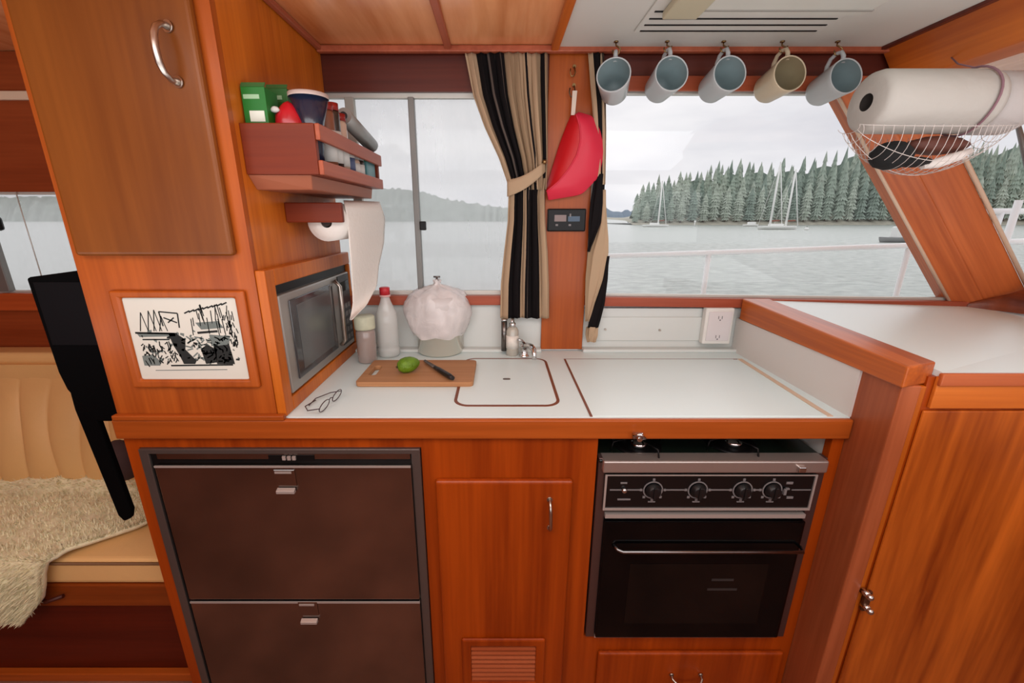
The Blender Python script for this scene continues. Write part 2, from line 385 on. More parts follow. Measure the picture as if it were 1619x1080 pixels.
# ================================================================== BASE CABINET
bc = thing('base_cabinet', 'varnished teak base cabinet under the worktop, between fridge and cooker', 'cabinet', (0, 1.1, 0))
OX0, OX1 = .238, .80
ff = MB()
ff.box(-.9, -.868, F, F+.02, 0, .858).box(-.868, -.188, F, F+.02, .829, .858)
ff.box(-.188, -.150, F, F+.02, 0, .858).box(-.150, .178, F, F+.02, .742, .858).box(.178, OX0, F, F+.02, 0, .858)
ff.box(OX1, .828, F, F+.02, 0, .858).box(OX0, OX1, F, F+.02, 0, .232).box(-.150, .178, F, F+.02, 0, .06)
ff.box(OX0, OX1, F, F+.02, .853, .858)
ff.build('face_frame', WD, bc)
MB().box(-.9, -.885, F+.02, B-.002, 0, .858).build('side_panel', WZ, bc)
MB().box(-.205, -.188, F+.02, B-.002, 0, .858).box(.215, .232, F+.02, B-.002, 0, .858).build('divider', WZ, bc)
MB().box(OX1+.004, OX1+.012, F+.02, B-.01, .0, .858).build('cooker_bay_liner', WHT, bc)
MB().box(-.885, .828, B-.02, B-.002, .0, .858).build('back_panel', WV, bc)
def panel_door(x0, x1, z0, z1, y, m, name, parent, th=.018, bev=.007, arch=False):
    return MB().box(x0, x1, y-th, y, z0, z1).build(name, m, parent, bevel=bev, seg=3)
def pull(parent, a, b, out, r=.0045, m=NICKEL, name='handle'):
    """bow handle between two feet a and b standing out by vector out"""
    a, b, out = Vector(a), Vector(b), Vector(out)
    pts = [a, a+out*.55, a.lerp(b, .10)+out*.95]+[a.lerp(b, t)+out*(1+.25*math.sin(math.pi*t)) for t in (.25, .4, .5, .6, .75)]+[a.lerp(b, .90)+out*.95, b+out*.55, b]
    mb = MB().tube(pts, [r*1.25, r*.9, r]+[r*1.15]*5+[r, r*.9, r*1.25], 10)
    mb.cyl(a-out*.02, a+out*.12, r*1.9, n=14).cyl(b-out*.02, b+out*.12, r*1.9, n=14)
    return mb.build(name, m, parent)
d = panel_door(-.156, .181, .03, .746, F, WD, 'door', bc)
pa, pb = at(869, 790, y=F-.018), at(869, 834, y=F-.018)
pull(d, (pa.x, F-.017, pa.z), (pb.x, F-.017, pb.z), (0, -.02, 0), .0038)
va, vb = at(730, 1008, y=F-.02), at(862, 1008, y=F-.02)
vz0 = at(800, 1074, y=F-.02).z
vf = MB().ring([(va.x, F-.028, vz0-.02), (va.x, F-.028, va.z), (vb.x, F-.028, va.z), (vb.x, F-.028, vz0-.02)],
               [(va.x+.026, F-.028, vz0), (va.x+.026, F-.028, va.z-.026), (vb.x-.026, F-.028, va.z-.026), (vb.x-.026, F-.028, vz0)], (0, .01, 0)).build('vent_frame', WD, d, bevel=.006)
sl = MB(); n = 8; zt = va.z-.028
for i in range(n):
    z = vz0+(zt-vz0)*(i+.5)/n
    sl.box(va.x+.026, vb.x-.026, F-.027, F-.019, z-.0028, z+.0022)
sl.build('louvres', wood('louvre_wood', (196, 110, 70), (170, 84, 46), 'x'), vf)
# drawer below cooker
dq0, dq1 = at(945, 1026, y=F), at(1225, 1026, y=F)
dr = panel_door(dq0.x, dq1.x+.02, .035, dq0.z, F, WD, 'drawer', bc, th=.014)
h0, h1 = at(1062, 1062, y=F-.014), at(1108, 1062, y=F-.014)
pull(dr, (h0.x, F-.014, h0.z-.010), (h1.x, F-.014, h0.z-.010), (0, -.022, -.008), .0035)

# ================================================================== FRIDGE
fg = thing('drawer_fridge', 'built-in two-drawer fridge with brushed steel fronts, left under the worktop', 'fridge', (-.53, 1.1, 0))
FX0, FX1 = -.866, -.190
MB().box(FX0+.01, FX1-.01, F+.01, B-.03, .01, .82).build('body', BLK, fg)
tl, tr = at(248, 735, y=F-.012), at(648, 737, y=F-.012)
bl, br = at(305, 944, y=F-.012), at(664, 950, y=F-.012)
dx0, dx1 = (tl.x+bl.x)/2-.004, (tr.x+br.x)/2+.002; zt, zm = tl.z, (bl.z+br.z)/2
MB().ring([(FX0, F-.008, .0), (FX0, F-.008, .828), (FX1, F-.008, .828), (FX1, F-.008, .0)],
          [(FX0+.022, F-.008, .02), (FX0+.022, F-.008, .815), (FX1-.022, F-.008, .815), (FX1-.022, F-.008, .02)], (0, .014, 0)).build('surround', STEEL, fg, bevel=.002)
MB().box(FX0+.022, FX1-.022, F-.002, F+.012, .02, .815).build('recess', BLK, fg)
MB().box(dx0+.002, dx1-.002, F-.007, F, zt+.012, zt+.028).build('top_strip', STEELD, fg, bevel=.001)
vq = at(460, 724, y=F-.01)
vs = MB()
vs.box(vq.x-.055, vq.x+.055, F-.009, F-.006, vq.z-.006, vq.z+.006)
vs.build('vent_slot', BLK, fg)
MB().box(vq.x-.02, vq.x-.012, F-.013, F-.008, vq.z-.005, vq.z+.005).box(vq.x-.008, vq.x, F-.013, F-.008, vq.z-.005, vq.z+.005).box(vq.x+.004, vq.x+.012, F-.013, F-.008, vq.z-.005, vq.z+.005).build('air_grille', LIP, fg)
for (za, zb, lp, lv) in ((zm+.004, zt, (450, 753), 781), (.03, zm-.004, (487, 961), 987)):
    dd = MB().box(dx0, dx1, F-.018, F, za, zb).build('drawer', STEELD, fg, bevel=.002)
    MB().box(dx0, dx1, F-.019, F-.016, zb-.004, zb+.001).build('drawer_lip', LIP, dd)
    p0 = at(lp[0], lp[1], y=F-.02)
    MB().box(p0.x-.026, p0.x+.026, F-.0205, F-.016, p0.z-.028, p0.z+.018).build('latch_plate', STEELD, dd, bevel=.002)
    zz = at(lp[0], lv-6, y=F-.022).z
    MB().prism([(p0.x-.022, F-.02, zz+.006), (p0.x-.022, F-.03, zz+.002), (p0.x-.022, F-.03, zz-.006), (p0.x-.022, F-.02, zz-.006)], (.044, 0, 0)).build('latch', LIP, dd, bevel=.001)
    MB().box(p0.x-.022, p0.x+.018, F-.022, F-.018, p0.z+.008, p0.z+.013).build('latch_bar', LIP, dd)

# ================================================================== COOKER
ck = thing('gas_cooker', 'black glass fronted gas cooker with steel top rail and four knobs', 'cooker', (.52, 1.1, .233))
MB().box(OX0+.03, OX1-.03, F+.02, B-.04, .235, .792).build('body', BLK, ck)
STR_ = mat('side_trim_steel', (112, 92, 88), .35, metal=.8)
MB().box(OX0+.004, OX0+.028, F-.006, F+.018, .235, .803).build('side_trim', STR_, ck, bevel=.002)
MB().box(OX1-.03, OX1-.004, F-.006, F+.018, .235, .803).build('side_trim', STR_, ck, bevel=.002)
MB().box(OX0+.028, OX1-.03, F-.008, F+.018, .235, .243).build('bottom_edge', LIP, ck)
ra, rb = at(957, 729, y=F-.02), at(1290, 748, y=F-.02)
MB().box(ra.x-.004, OX1-.012, F-.022, F+.02, rb.z, ra.z).build('top_rail', mat('rail_steel', (186, 172, 164), .32, metal=.75), ck, bevel=.004)
q = at(1270, 744, y=F-.03); MB().box(q.x-.01, q.x+.008, F-.03, F-.02, q.z-.006, q.z+.008).build('rail_clip', CHROME, ck, bevel=.002)
ca, cb = at(957, 750, y=F-.012), at(1280, 806, y=F-.012)
CPX0, CPX1, CZ0, CZ1 = ca.x, cb.x-.002, cb.z, ca.z
cpn = MB().box(CPX0, CPX1, F-.012, F+.018, CZ0, CZ1).build('control_panel', mat('panel_black', (14, 13, 14), .3), ck)
MB().ring([(CPX0, F-.015, CZ0), (CPX0, F-.015, CZ1), (CPX1, F-.015, CZ1), (CPX1, F-.015, CZ0)],
          [(CPX0+.005, F-.015, CZ0+.006), (CPX0+.005, F-.015, CZ1-.003), (CPX1-.005, F-.015, CZ1-.003), (CPX1-.005, F-.015, CZ0+.006)], (0, .005, 0)).build('panel_trim', LIP, cpn)
GREY = mat('printed_grey', (120, 116, 116), .6)
mk = MB(); kz = at(1100, 776, y=F-.016).z
prevx = CPX0+.006
for kx in (1033, 1104, 1175, 1222):
    c = at(kx, 776, y=F-.016)
    mk.box(prevx+.008, c.x-.026, F-.0135, F-.012, kz-.0015, kz+.0015)
    o = []; inn = []
    for t in range(24):
        a = 2*math.pi*t/24
        o.append((c.x+.0245*math.cos(a), F-.0138, kz+.0245*math.sin(a))); inn.append((c.x+.0215*math.cos(a), F-.0138, kz+.0215*math.sin(a)))
    mk.ring(o, inn, (0, .0012, 0))
    for t in (90, 0, 180, 270, 225, 315):
        a = R(t); p = Vector((c.x+.029*math.cos(a), F-.0138, kz+.029*math.sin(a)))
        mk.box(p.x-.003, p.x+.003, F-.0136, F-.012, p.z-.003, p.z+.003)
    mk.box(c.x-.009, c.x+.009, F-.0136, F-.012, kz-.0355, kz-.0325)
    prevx = c.x+.018
mk.box(prevx+.03, CPX1-.008, F-.0135, F-.012, kz-.0012, kz+.0012)
q = at(1250, 765, y=F-.016); mk.box(q.x-.008, q.x+.008, F-.0136, F-.012, q.z-.003, q.z+.003)
q = at(1250, 788, y=F-.016); mk.box(q.x-.008, q.x+.008, F-.0136, F-.012, q.z-.003, q.z+.003)
q = at(987, 765, y=F-.016); mk.box(q.x-.008, q.x+.008, F-.0136, F-.012, q.z-.002, q.z+.002)
q = at(987, 791, y=F-.016); mk.box(q.x-.016, q.x+.016, F-.0136, F-.012, q.z-.002, q.z+.002)
mk.build('printed_marks', GREY, cpn)
KN = mat('knob_black', (22, 21, 22), .35)
for kx in (1033, 1104, 1175, 1222):
    c = at(kx, 776, y=F-.016)
    kb = MB().lathe([(.019, 0), (.019, .006), (.016, .009), (.015, .015), (.013, .016), (0, .016)], (c.x, F-.012, kz), (0, -1, 0), 28, capa=True).build('knob', KN, cpn)
    MB().box(c.x-.0035, c.x+.0035, F-.031, F-.026, kz-.016, kz+.016).build('grip', KN, kb, bevel=.001)
    MB().box(c.x+.016, c.x+.019, F-.0185, F-.0125, kz-.012, kz+.004).build('pointer', GREY, kb)
c = at(987, 778, y=F-.016)
MB().lathe([(.007, 0), (.007, .006), (.004, .009), (0, .009)], (c.x, F-.012, kz), (0, -1, 0), 20, capa=True).build('igniter_button', CHROME, cpn)
c = at(1240, 778, y=F-.016)
MB().box(c.x-.003, c.x+.003, F-.02, F-.012, kz-.010, kz+.006).box(c.x-.003, c.x+.012, F-.016, F-.012, kz+.002, kz+.006).build('timer_lever', GREY, cpn)
za = at(1100, 812, y=F-.01).z; zb = at(1100, 818, y=F-.01).z
MB().box(OX0+.028, OX1-.032, F-.014, F, zb, za).build('drip_edge', LIP, ck)
dz1 = at(1100, 822, y=F-.01).z
od = MB().box(OX0+.028, OX1-.03, F-.018, F+.018, .246, dz1).build('oven_door', BLKG, ck, bevel=.003)
MB().box(.34, .70, F-.0188, F-.0178, .30, .50).build('oven_window', mat('oven_window_glass', (9, 8, 8), .05, spec=.4), od)
ha, hb = at(985, 873, y=F-.036), at(1274, 873, y=F-.036)
mh = MB().tube([(ha.x-.02, F-.018, ha.z+.006), (ha.x-.012, F-.032, ha.z+.003), (ha.x, F-.036, ha.z), (hb.x-.006, F-.036, ha.z), (hb.x-.002, F-.018, ha.z)], .0045, 10)
mh.build('handle', mat('handle_steel', (140, 138, 138), .25, metal=1), od)
# dim strips on the oven glass, painted as glints of a rack inside
rk = MB()
for (u0, u1, v) in ((1125, 1160, 917), (1118, 1165, 932)):
    p, q = at(u0, v, y=F-.0192), at(u1, v, y=F-.0192)
    rk.box(p.x, q.x, F-.0196, F-.0186, p.z-.0035, p.z+.0035)
rk.build('rack_glint', mat('dim_rack', (48, 45, 44), .5), od)
# hob under the lift-up worktop
hb_ = MB().box(OX0+.004, OX1-.006, F-.01, B-.06, .792, .800).build('hob_plate', mat('hob_enamel', (14, 26, 20), .12, coat=.6), ck, bevel=.002)
for ux, vy in ((1010, 708), (1160, 706)):
    c = at(ux, vy, z=.80); c.y += .0
    bu = MB().lathe([(.062, 0), (.060, .004), (.045, .002), (.030, .004), (.026, .012), (0, .014)], (c.x, c.y+.02, .80), (0, 0, 1), 32, capa=True).build('burner', BLK, hb_)
    MB().lathe([(.020, 0), (.020, .007), (.012, .012), (0, .012)], (c.x, c.y+.005, .806), (0, 0, 1), 24, capa=True).build('burner_cap', CHROME, bu)
    g = MB()
    for a in range(4):
        t = a*math.pi/2+.4
        g.tube([(c.x+.02*math.cos(t), c.y+.02+.02*math.sin(t), .822), (c.x+.075*math.cos(t), c.y+.02+.075*math.sin(t), .822), (c.x+.08*math.cos(t), c.y+.02+.08*math.sin(t), .801)], .0025, 6)
    g.build('pan_support', BLK, bu)
c = at(1011, 694, y=F-.03)
lk = thing('latch_catch', 'small chrome turn catch on the worktop edge above the left hob burner', 'catch', (c.x, F-.014, c.z))
MB().box(c.x-.012, c.x+.012, F-.02, F-.014, .862, .878).build('base_plate', CHROME, lk, bevel=.002)
MB().tube([(c.x-.014, F-.024, c.z+.008), (c.x, F-.036, c.z+.014), (c.x+.012, F-.03, c.z+.002), (c.x+.002, F-.022, c.z-.004)], .0045, 8).cyl((c.x, F-.02, .870), (c.x, F-.034, .868), .006, n=12).build('turn_lever', CHROME, lk)

# ================================================================== PARTITION + RIGHT CABINET
pt = thing('partition', 'teak partition with thick cap rail at the right end of the worktop', 'partition', (.85, 1.1, 0))
PX0, PX1, PF = .830, .872, .803
MB().box(PX0, PX1, PF, B-.002, 0, 1.028).build('core_panel', WPOST, pt, bevel=.003)
MB().box(PX0-.006, PX0, F+.0, B-.004, CT, 1.027).build('white_side_panel', mat('side_laminate', (214, 208, 202), .45), pt)
# cap rail
cz0b, cz0f = 1.029, 1.027; cz1b, cz1f = 1.100, 1.074
cap = MB().hexa([(PX0-.012, PF-.012, cz0f), (PX1+.035, PF+.02, cz0f), (PX1+.035, B-.03, cz0b), (PX0-.012, B-.03, cz0b),
                 (PX0-.012, PF-.012, cz1f), (PX1+.035, PF+.02, cz1f), (PX1+.035, B-.03, cz1b), (PX0-.012, B-.03, cz1b)])
cap.build('cap_rail', wood('cap_wood', (200, 104, 40), (156, 74, 34), 'y', dens=18), pt, bevel=.004)
rc = thing('side_cabinet', 'tall teak cabinet with raised white top at the right edge of the galley', 'cabinet', (1.5, 1.1, 0))
RF = .812
MB().box(PX1+.002, PX1+.016, RF-.004, RF+.02, 0, 1.025).build('corner_stile', WL, rc, bevel=.003)
MB().box(PX1+.016, 2.3, RF, RF+.02, 0, 1.045).build('face_frame', WD, rc)
MB().box(2.28, 2.3, RF+.02, B-.01, 0, 1.04).build('side_panel', WD, rc)
tp = MB().hexa([(PX1+.036, RF-.004, 1.035), (2.3, RF-.004, 1.035), (2.3, B-.002, 1.035), (PX1+.036, B-.002, 1.035),
                (PX1+.036, RF-.004, 1.057), (2.3, RF-.004, 1.057), (2.3, B-.002, 1.050), (PX1+.036, B-.002, 1.093)])
tp.build('white_top', LAM, rc)
MB().box(PX1+.030, 2.3, RF-.014, RF-.004, 1.028, 1.056).build('front_edge', wood('pale_edge', (186, 96, 50), (158, 74, 36), 'x'), rc, bevel=.003)
z0 = at(1540, 650, y=RF-.01).z; z1 = at(1540, 600, y=RF-.01).z
MB().box(at(1480, 620, y=RF-.01).x, 2.3, RF-.008, RF, z0+.004, z1+.004).build('top_rail', wood('rail_pale', (214, 118, 40), (188, 94, 28), 'x'), rc, bevel=.002)
sd = MB().box(PX1+.022, 2.28, RF-.006, RF, .02, z0-.002).build('door', wood('side_door_wood', (214, 112, 34), (130, 52, 8), 'z', dens=7), rc, bevel=.003)
q = at(1533, 603, y=RF-.012); MB().box(q.x-.007, q.x+.007, RF-.012, RF-.006, q.z-.004, q.z+.004).build('button_catch', mat('dark_brass', (60, 40, 28), .4, metal=.6), rc, bevel=.001)
for vv in (940, 962):
    q = at(1371, vv, y=PF-.01)
    MB().cyl((q.x, PF+.002, q.z), (q.x, PF-.016, q.z), .009, .007, n=16).ball((q.x, PF-.018, q.z), .008, sub=2).build('catch_knob', CHROME, sd)
MB().box(q.x-.008, q.x+.008, PF-.006, PF+.002, q.z-.014, q.z+.045).build('catch_plate', mat('bronze_plate', (110, 80, 60), .35, metal=.8), sd, bevel=.002)

# ================================================================== TALL CABINET (left)
tc_ = thing('tall_cabinet', 'tall teak cabinet standing on the left end of the worktop, microwave in its side', 'cabinet', (-.7, 1.16, .858))
TX0, TX1, MX = -.897, -.522, -.500
MB().box(TX0, TX1, F-.001, F+.016, CT, CEIL-.001).build('front_panel', WZ, tc_)
MB().box(TX0, TX0+.014, F+.016, B-.003, CT, CEIL-.001).build('left_panel', WZ, tc_)
MB().box(TX1-.014, TX1, F+.016, B-.012, 1.235, CEIL-.001).build('right_panel', WL, tc_)
MB().box(TX0-.003, MX, F-.016, F-.001, CT-.004, CT+.010).build('foot_moulding', WX, tc_, bevel=.003)
mf = MB()
mf.box(TX1, MX, F, F+.038, CT, 1.252).box(TX1, MX, F+.038, B-.004, 1.214, 1.252).box(TX1-.33, MX, F+.038, B-.004, CT, .944).box(TX1, MX, 1.41, B-.004, .944, 1.214)
mf.build('microwave_frame', WL, tc_, bevel=.003)
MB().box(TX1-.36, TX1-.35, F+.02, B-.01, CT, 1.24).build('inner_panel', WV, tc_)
p0, p1 = at(28, 0, y=F-.02), at(385, 405, y=F-.02)
td = MB().box(TX0+.022, -.548, F-.02, F-.001, p1.z, CEIL-.01).build('upper_door', wood('upper_door_wood', (128, 70, 22), (104, 52, 12), 'z', dens=9), tc_, bevel=.008, seg=3)
a, b = at(266, 42, y=F-.02), at(286, 130, y=F-.02)
pull(td, (a.x, F-.02, a.z), (b.x-.004, F-.02, b.z), (-.006, -.026, 0), .0055)
# picture frame moulding let into the cabinet front
o_ = [at(*q, y=F-.012) for q in ((172, 460), (382, 460), (412, 614), (206, 614))]
X0, X1 = (o_[0].x+o_[3].x)/2, (o_[1].x+o_[2].x)/2; Z1, Z0 = o_[0].z, o_[3].z
pf = thing('framed_picture', 'black and white boatyard drawing in a teak frame below the upper cupboard door', 'picture', ((X0+X1)/2, F, Z0))
MB().ring([(X0, F-.012, Z0), (X0, F-.012, Z1), (X1, F-.012, Z1), (X1, F-.012, Z0)],
          [(X0+.022, F-.012, Z0+.02), (X0+.022, F-.012, Z1-.016), (X1-.022, F-.012, Z1-.016), (X1-.022, F-.012, Z0+.02)], (0, .011, 0)).build('frame', WZ, pf, bevel=.005, seg=3)
pp = [at(*q, y=F-.004) for q in ((189, 469), (371, 469), (395, 604), (223, 604))]
QX0, QX1, QZ1, QZ0 = X0+.020, X1-.020, Z1-.014, Z0+.018
MB().box(QX0, QX1, F-.005, F-.001, QZ0, QZ1).build('paper', mat('drawing_paper', (206, 202, 190), .6), pf)
def pq(s, t): return (QX0+(QX1-QX0)*s, F-.0056, QZ1-(QZ1-QZ0)*t)
def ink(mb, pts): mb.prism([pq(*p) for p in pts], (0, .0005, 0))
def stroke(mb, a, b, w=.006):
    d = Vector((b[0]-a[0], b[1]-a[1])); d = d.normalized() if d.length else Vector((1, 0)); n = Vector((-d.y, d.x*1.3))*w/2
    ink(mb, [(a[0]+n.x, a[1]+n.y), (b[0]+n.x, b[1]+n.y), (b[0]-n.x, b[1]-n.y), (a[0]-n.x, a[1]-n.y)])
rnd = random.Random(3)
dk = MB(); gr = MB()
for s0, h in ((.10, .18), (.17, .16), (.22, .15), (.27, .22)):     # sails and masts, left
    stroke(dk, (s0, .40), (s0+.04, h), .008); stroke(dk, (s0+.04, h), (s0+.07, .40), .006)
for a, b in (((.30, .17), (.46, .19)), ((.30, .17), (.31, .34)), ((.46, .19), (.45, .36)), ((.33, .24), (.44, .30)), ((.36, .30), (.42, .24))): stroke(dk, a, b, .011)
ink(gr, [(.06, .42), (.40, .42), (.40, .46), (.08, .47)]); stroke(dk, (.05, .42), (.42, .43), .016); stroke(dk, (.10, .50), (.34, .50), .012)
for k in range(26):      # rigging of the big ship
    x = .55+.40*rnd.random(); y = .08+.20*rnd.random(); stroke(dk, (x, y), (x+rnd.uniform(-.02, .02), y+rnd.uniform(.08, .2)), .007)
for k in range(9):
    x = .52+k*.042; stroke(dk, (x, .18-.012*k+.01), (x+.05, .16-.012*k), .012)
ink(gr, [(.60, .30), (.80, .28), (.84, .36), (.64, .38)]); stroke(dk, (.60, .42), (.78, .40), .02)
ink(dk, [(.34, .42), (.42, .44), (.48, .50), (.46, .62), (.54, .76), (.52, .80), (.42, .80), (.40, .70), (.36, .56)])
ink(dk, [(.60, .62), (.66, .56), (.74, .62), (.72, .78), (.62, .80)])
ink(dk, [(.72, .58), (.86, .56), (.88, .80), (.72, .80)]); ink(gr, [(.70, .44), (.88, .46), (.86, .56), (.70, .58)])
ink(gr, [(.06, .70), (.16, .68), (.22, .78), (.20, .82), (.06, .82)])
for k in range(60):
    x = .08+.30*rnd.random(); y = .52+.25*rnd.random(); stroke(dk, (x, y), (x+rnd.uniform(-.03, .03), y+rnd.uniform(.02, .08)), .009)
for k in range(70):
    x = .45+.42*rnd.random(); y = .42+.36*rnd.random(); stroke(gr, (x, y), (x+rnd.uniform(-.06, .06), y+rnd.uniform(-.02, .06)), .012)
for k in range(26):
    x = .86+.09*rnd.random(); y = .2+.35*rnd.random(); stroke(dk, (x, y), (x+rnd.uniform(-.02, .02), y+.06), .008)
for k in range(46):
    x = .07+.85*rnd.random(); y = .38+.36*rnd.random(); w_ = rnd.uniform(.01, .035); ink(dk if k % 3 == 0 else gr, [(x, y), (x+w_, y+rnd.uniform(-.01, .02)), (x+w_*.8, y+rnd.uniform(.02, .05)), (x-w_*.2, y+.02)])
stroke(dk, (.30, .82), (.86, .81), .014); stroke(gr, (.15, .88), (.80, .87), .006)
dk.build('ink_lines', INK, pf); gr.build('ink_wash', INKG, pf)

# ---- microwave
mw = thing('microwave', 'silver microwave oven with dark door glass built into the cabinet side', 'microwave', (-.66, 1.175, .945))
MB().box(TX1-.32, MX-.016, .945, 1.405, .945, 1.191).build('body', mat('microwave_silver', (168, 164, 158), .35, metal=.6), mw, bevel=.003)
MB().box(MX-.05, MX-.010, .947, 1.403, 1.192, 1.2135).build('gap_shade', BLK, mw)  # black strip stands in for shade in the gap; no vent here
MB().box(MX-.016, MX-.002, .947, 1.403, .948, 1.190).build('front_panel', MATS['microwave_silver'], mw, bevel=.004)
MB().box(MX-.003, MX+.002, .985, 1.250, .972, 1.172).build('door_glass', mat('microwave_glass', (58, 58, 60), .12, coat=.6), mw, bevel=.002)
MB().box(MX+.002, MX+.0028, 1.015, 1.220, .990, 1.155).build('door_mesh', mat('microwave_mesh', (84, 86, 86), .25, coat=.5), mw)
MB().tube([(MX+.0, 1.272, .975), (MX+.016, 1.272, .99), (MX+.016, 1.272, 1.16), (MX, 1.272, 1.178)], .006, 10).build('handle', NICKEL, mw)
cpan = MB().box(MX-.003, MX+.001, 1.300, 1.392, .965, 1.185).build('control_panel', mat('keypad_dark', (56, 54, 54), .4), mw)
bt = MB()
for i in range(3):
    for j in range(5): bt.box(MX+.001, MX+.002, 1.312+i*.026, 1.330+i*.026, .975+j*.026, .990+j*.026)
bt.build('buttons', mat('keypad_grey', (120, 118, 116), .5), cpan)
MB().box(MX+.001, MX+.002, 1.312, 1.382, 1.135, 1.165).build('display', BLKG, cpan)

# ---- spice shelf
SX = -.372
sh = thing('spice_shelf', 'reddish wooden spice shelf with two front rails fixed to the cabinet side', 'shelf', (-.45, 1.17, 1.42))
MB().box(TX1, SX, .93, .945, 1.446, 1.543).build('end_panel', WR, sh, bevel=.002)
MB().box(TX1, SX, 1.385, 1.40, 1.446, 1.543).build('end_panel', WR, sh, bevel=.002)
MB().box(TX1, SX, .945, 1.385, 1.446, 1.456).build('bottom_board', WR, sh)
MB().box(SX, SX+.010, .932, 1.398, 1.446, 1.474).build('lower_rail', WRY, sh, bevel=.002)
MB().box(SX, SX+.010, .932, 1.398, 1.512, 1.543).build('upper_rail', WRY, sh, bevel=.002)
MB().prism([(TX1, .934, 1.446), (TX1+.012, .934, 1.446), (TX1+.10, .97, 1.446), (TX1+.06, .97, 1.415), (TX1, .97, 1.415)][:1]+[(SX-.02, .94, 1.446), (SX-.03, .96, 1.418), (TX1, .96, 1.418)], (0, .44, 0)).build('cleat', mat('shelf_cleat_wood', (158, 92, 66), .5), sh, bevel=.002)
BOT = 1.4565
# items on the shelf
LBLW = mat('label_white', (206, 204, 198), .6); LIDR = mat('lid_red', (140, 30, 24), .4); JDK = mat('jar_dark', (52, 40, 34), .3, coat=.4)
def carton(x0, x1, y0, y1, z1, rgb, label, patch=(214, 220, 206), rotz=0):
    o = thing('tea_carton', label, 'carton', ((x0+x1)/2, (y0+y1)/2, BOT))
    MB().box(x0, x1, y0, y1, BOT, z1).build('box_body', mat('carton_%d_%d' % (rgb[0], rgb[1]), rgb, .45), o, bevel=.001)
    MB().box(x0+.012, x1-.006, y0-.001, y0, BOT+.092, BOT+.112).build('panel_label', mat('carton_label', patch, .5), o)
    MB().box(x0+.004, x1-.012, y0-.001, y0, z1-.022, z1-.014).build('title_band', mat('carton_band', (150, 190, 150), .5), o)
    MB().prism([(x0, y0, z1), (x1, y0, z1), (x1, y0+.006, z1+.009), (x0, y0+.006, z1+.009)], (0, .002, 0)).build('open_flap', mat('carton_flap', (60, 110, 60), .5), o)
carton(-.518, -.470, .949, 1.00, 1.612, (18, 108, 30), 'bright green tea carton at the near end of the spice shelf')
carton(-.508, -.462, 1.03, 1.085, 1.630, (40, 104, 40), 'darker green carton behind the bright green one on the spice shelf')
o = thing('snack_bag', 'crumpled red foil bag beside the green cartons on the spice shelf', 'bag', (-.44, .985, BOT))
mb = MB(); mb.ball((-.442, .985, BOT+.085), .032, (1.0, .75, 1.6), 3, jit=.05); mb.build('bag_body', mat('red_foil', (190, 20, 36), .3, coat=.4), o)
MB().ball((-.462, .966, BOT+.118), .010, (1, .5, .6), 2, jit=.1).build('white_print', LBLW, o)
o = thing('cup', 'dark blue conical cup with pale rim standing on the spice shelf', 'cup', (-.402, 1.0, BOT))
cc = (-.404, 1.000)
MB().lathe([(0, 0), (.018, 0), (.022, .08), (.040, .150), (.038, .150), (.020, .082), (0, .07)], (cc[0], cc[1], BOT), (0, 0, 1), 32).build('cup_body', mat('navy_glaze', (26, 36, 58), .25, coat=.5), o)
MB().lathe([(.0405, .146), (.0405, .154), (.037, .154), (.037, .146)], (cc[0], cc[1], BOT), (0, 0, 1), 32).build('rim', mat('cup_rim', (196, 180, 172), .4), o)
def jar(y, x, r, h, body, lid, label, lbl=None, lidh=.016):
    o = thing('spice_jar', label, 'jar', (x, y, BOT))
    MB().lathe([(0, 0), (r, 0), (r, h-lidh-.006), (r*.85, h-lidh)], (x, y, BOT), (0, 0, 1), 20, capb=True).build('jar_body', body, o)
    MB().lathe([(r*.95, h-lidh), (r*.95, h), (0, h)], (x, y, BOT), (0, 0, 1), 20, capa=True).build('lid', lid, o)
    if lbl: MB().lathe([(r*1.02, h*.18), (r*1.02, h*.62)], (x, y, BOT), (0, 0, 1), 20).build('label_band', lbl, o, solid=.0004)
SPC = mat('spice_brown', (128, 76, 52), .5); SPP = mat('spice_pale', (190, 160, 140), .5)
LIDB = mat('lid_black', (30, 28, 30), .4); LIDG = mat('lid_grey', (150, 146, 144), .4)
jar(1.056, -.393, .018, .152, SPC, LIDR, 'brown spice jar with red lid, first jar past the blue cup', LBLW)
jar(1.097, -.393, .017, .160, JDK, LIDR, 'tall dark spice jar with red lid, second past the blue cup', LBLW)
jar(1.138, -.393, .018, .146, SPP, LIDR, 'pale spice jar with red lid next to two darker jars', LBLW)
jar(1.179, -.393, .018, .084, LBLW, LIDB, 'white spice jar with black lid in the middle of the shelf', mat('label_blue', (80, 90, 120), .6))
jar(1.222, -.394, .018, .070, SPP, LIDG, 'short pale spice jar with grey lid behind the shelf rails', LBLW)
jar(1.262, -.394, .018, .072, JDK, LIDG, 'short dark spice jar with grey lid behind the shelf rails', LBLW)
o = thing('spice_tin', 'teal tin at the far end of the spice shelf', 'tin', (-.40, 1.34, BOT))
MB().box(-.425, -.378, 1.30, 1.378, BOT, BOT+.062).build('tin_body', mat('teal_tin', (84, 132, 136), .35), o, bevel=.003)
MB().box(-.427, -.376, 1.298, 1.380, BOT+.058, BOT+.070).build('lid', mat('green_lid', (50, 110, 90), .4), o, bevel=.002)
o = thing('foil_roll', 'grey roll of kitchen foil lying along the top of the spice jars', 'roll', (-.39, 1.28, 1.575))
MB().cyl((-.390, 1.172, 1.606), (-.382, 1.372, 1.568), .020, n=24).build('foil', mat('foil_grey', (150, 150, 146), .4, metal=.4), o)
MB().cyl((-.3902, 1.168, 1.6066), (-.390, 1.172, 1.606), .009, n=16).build('core', mat('core_dark', (46, 40, 44), .7), o)

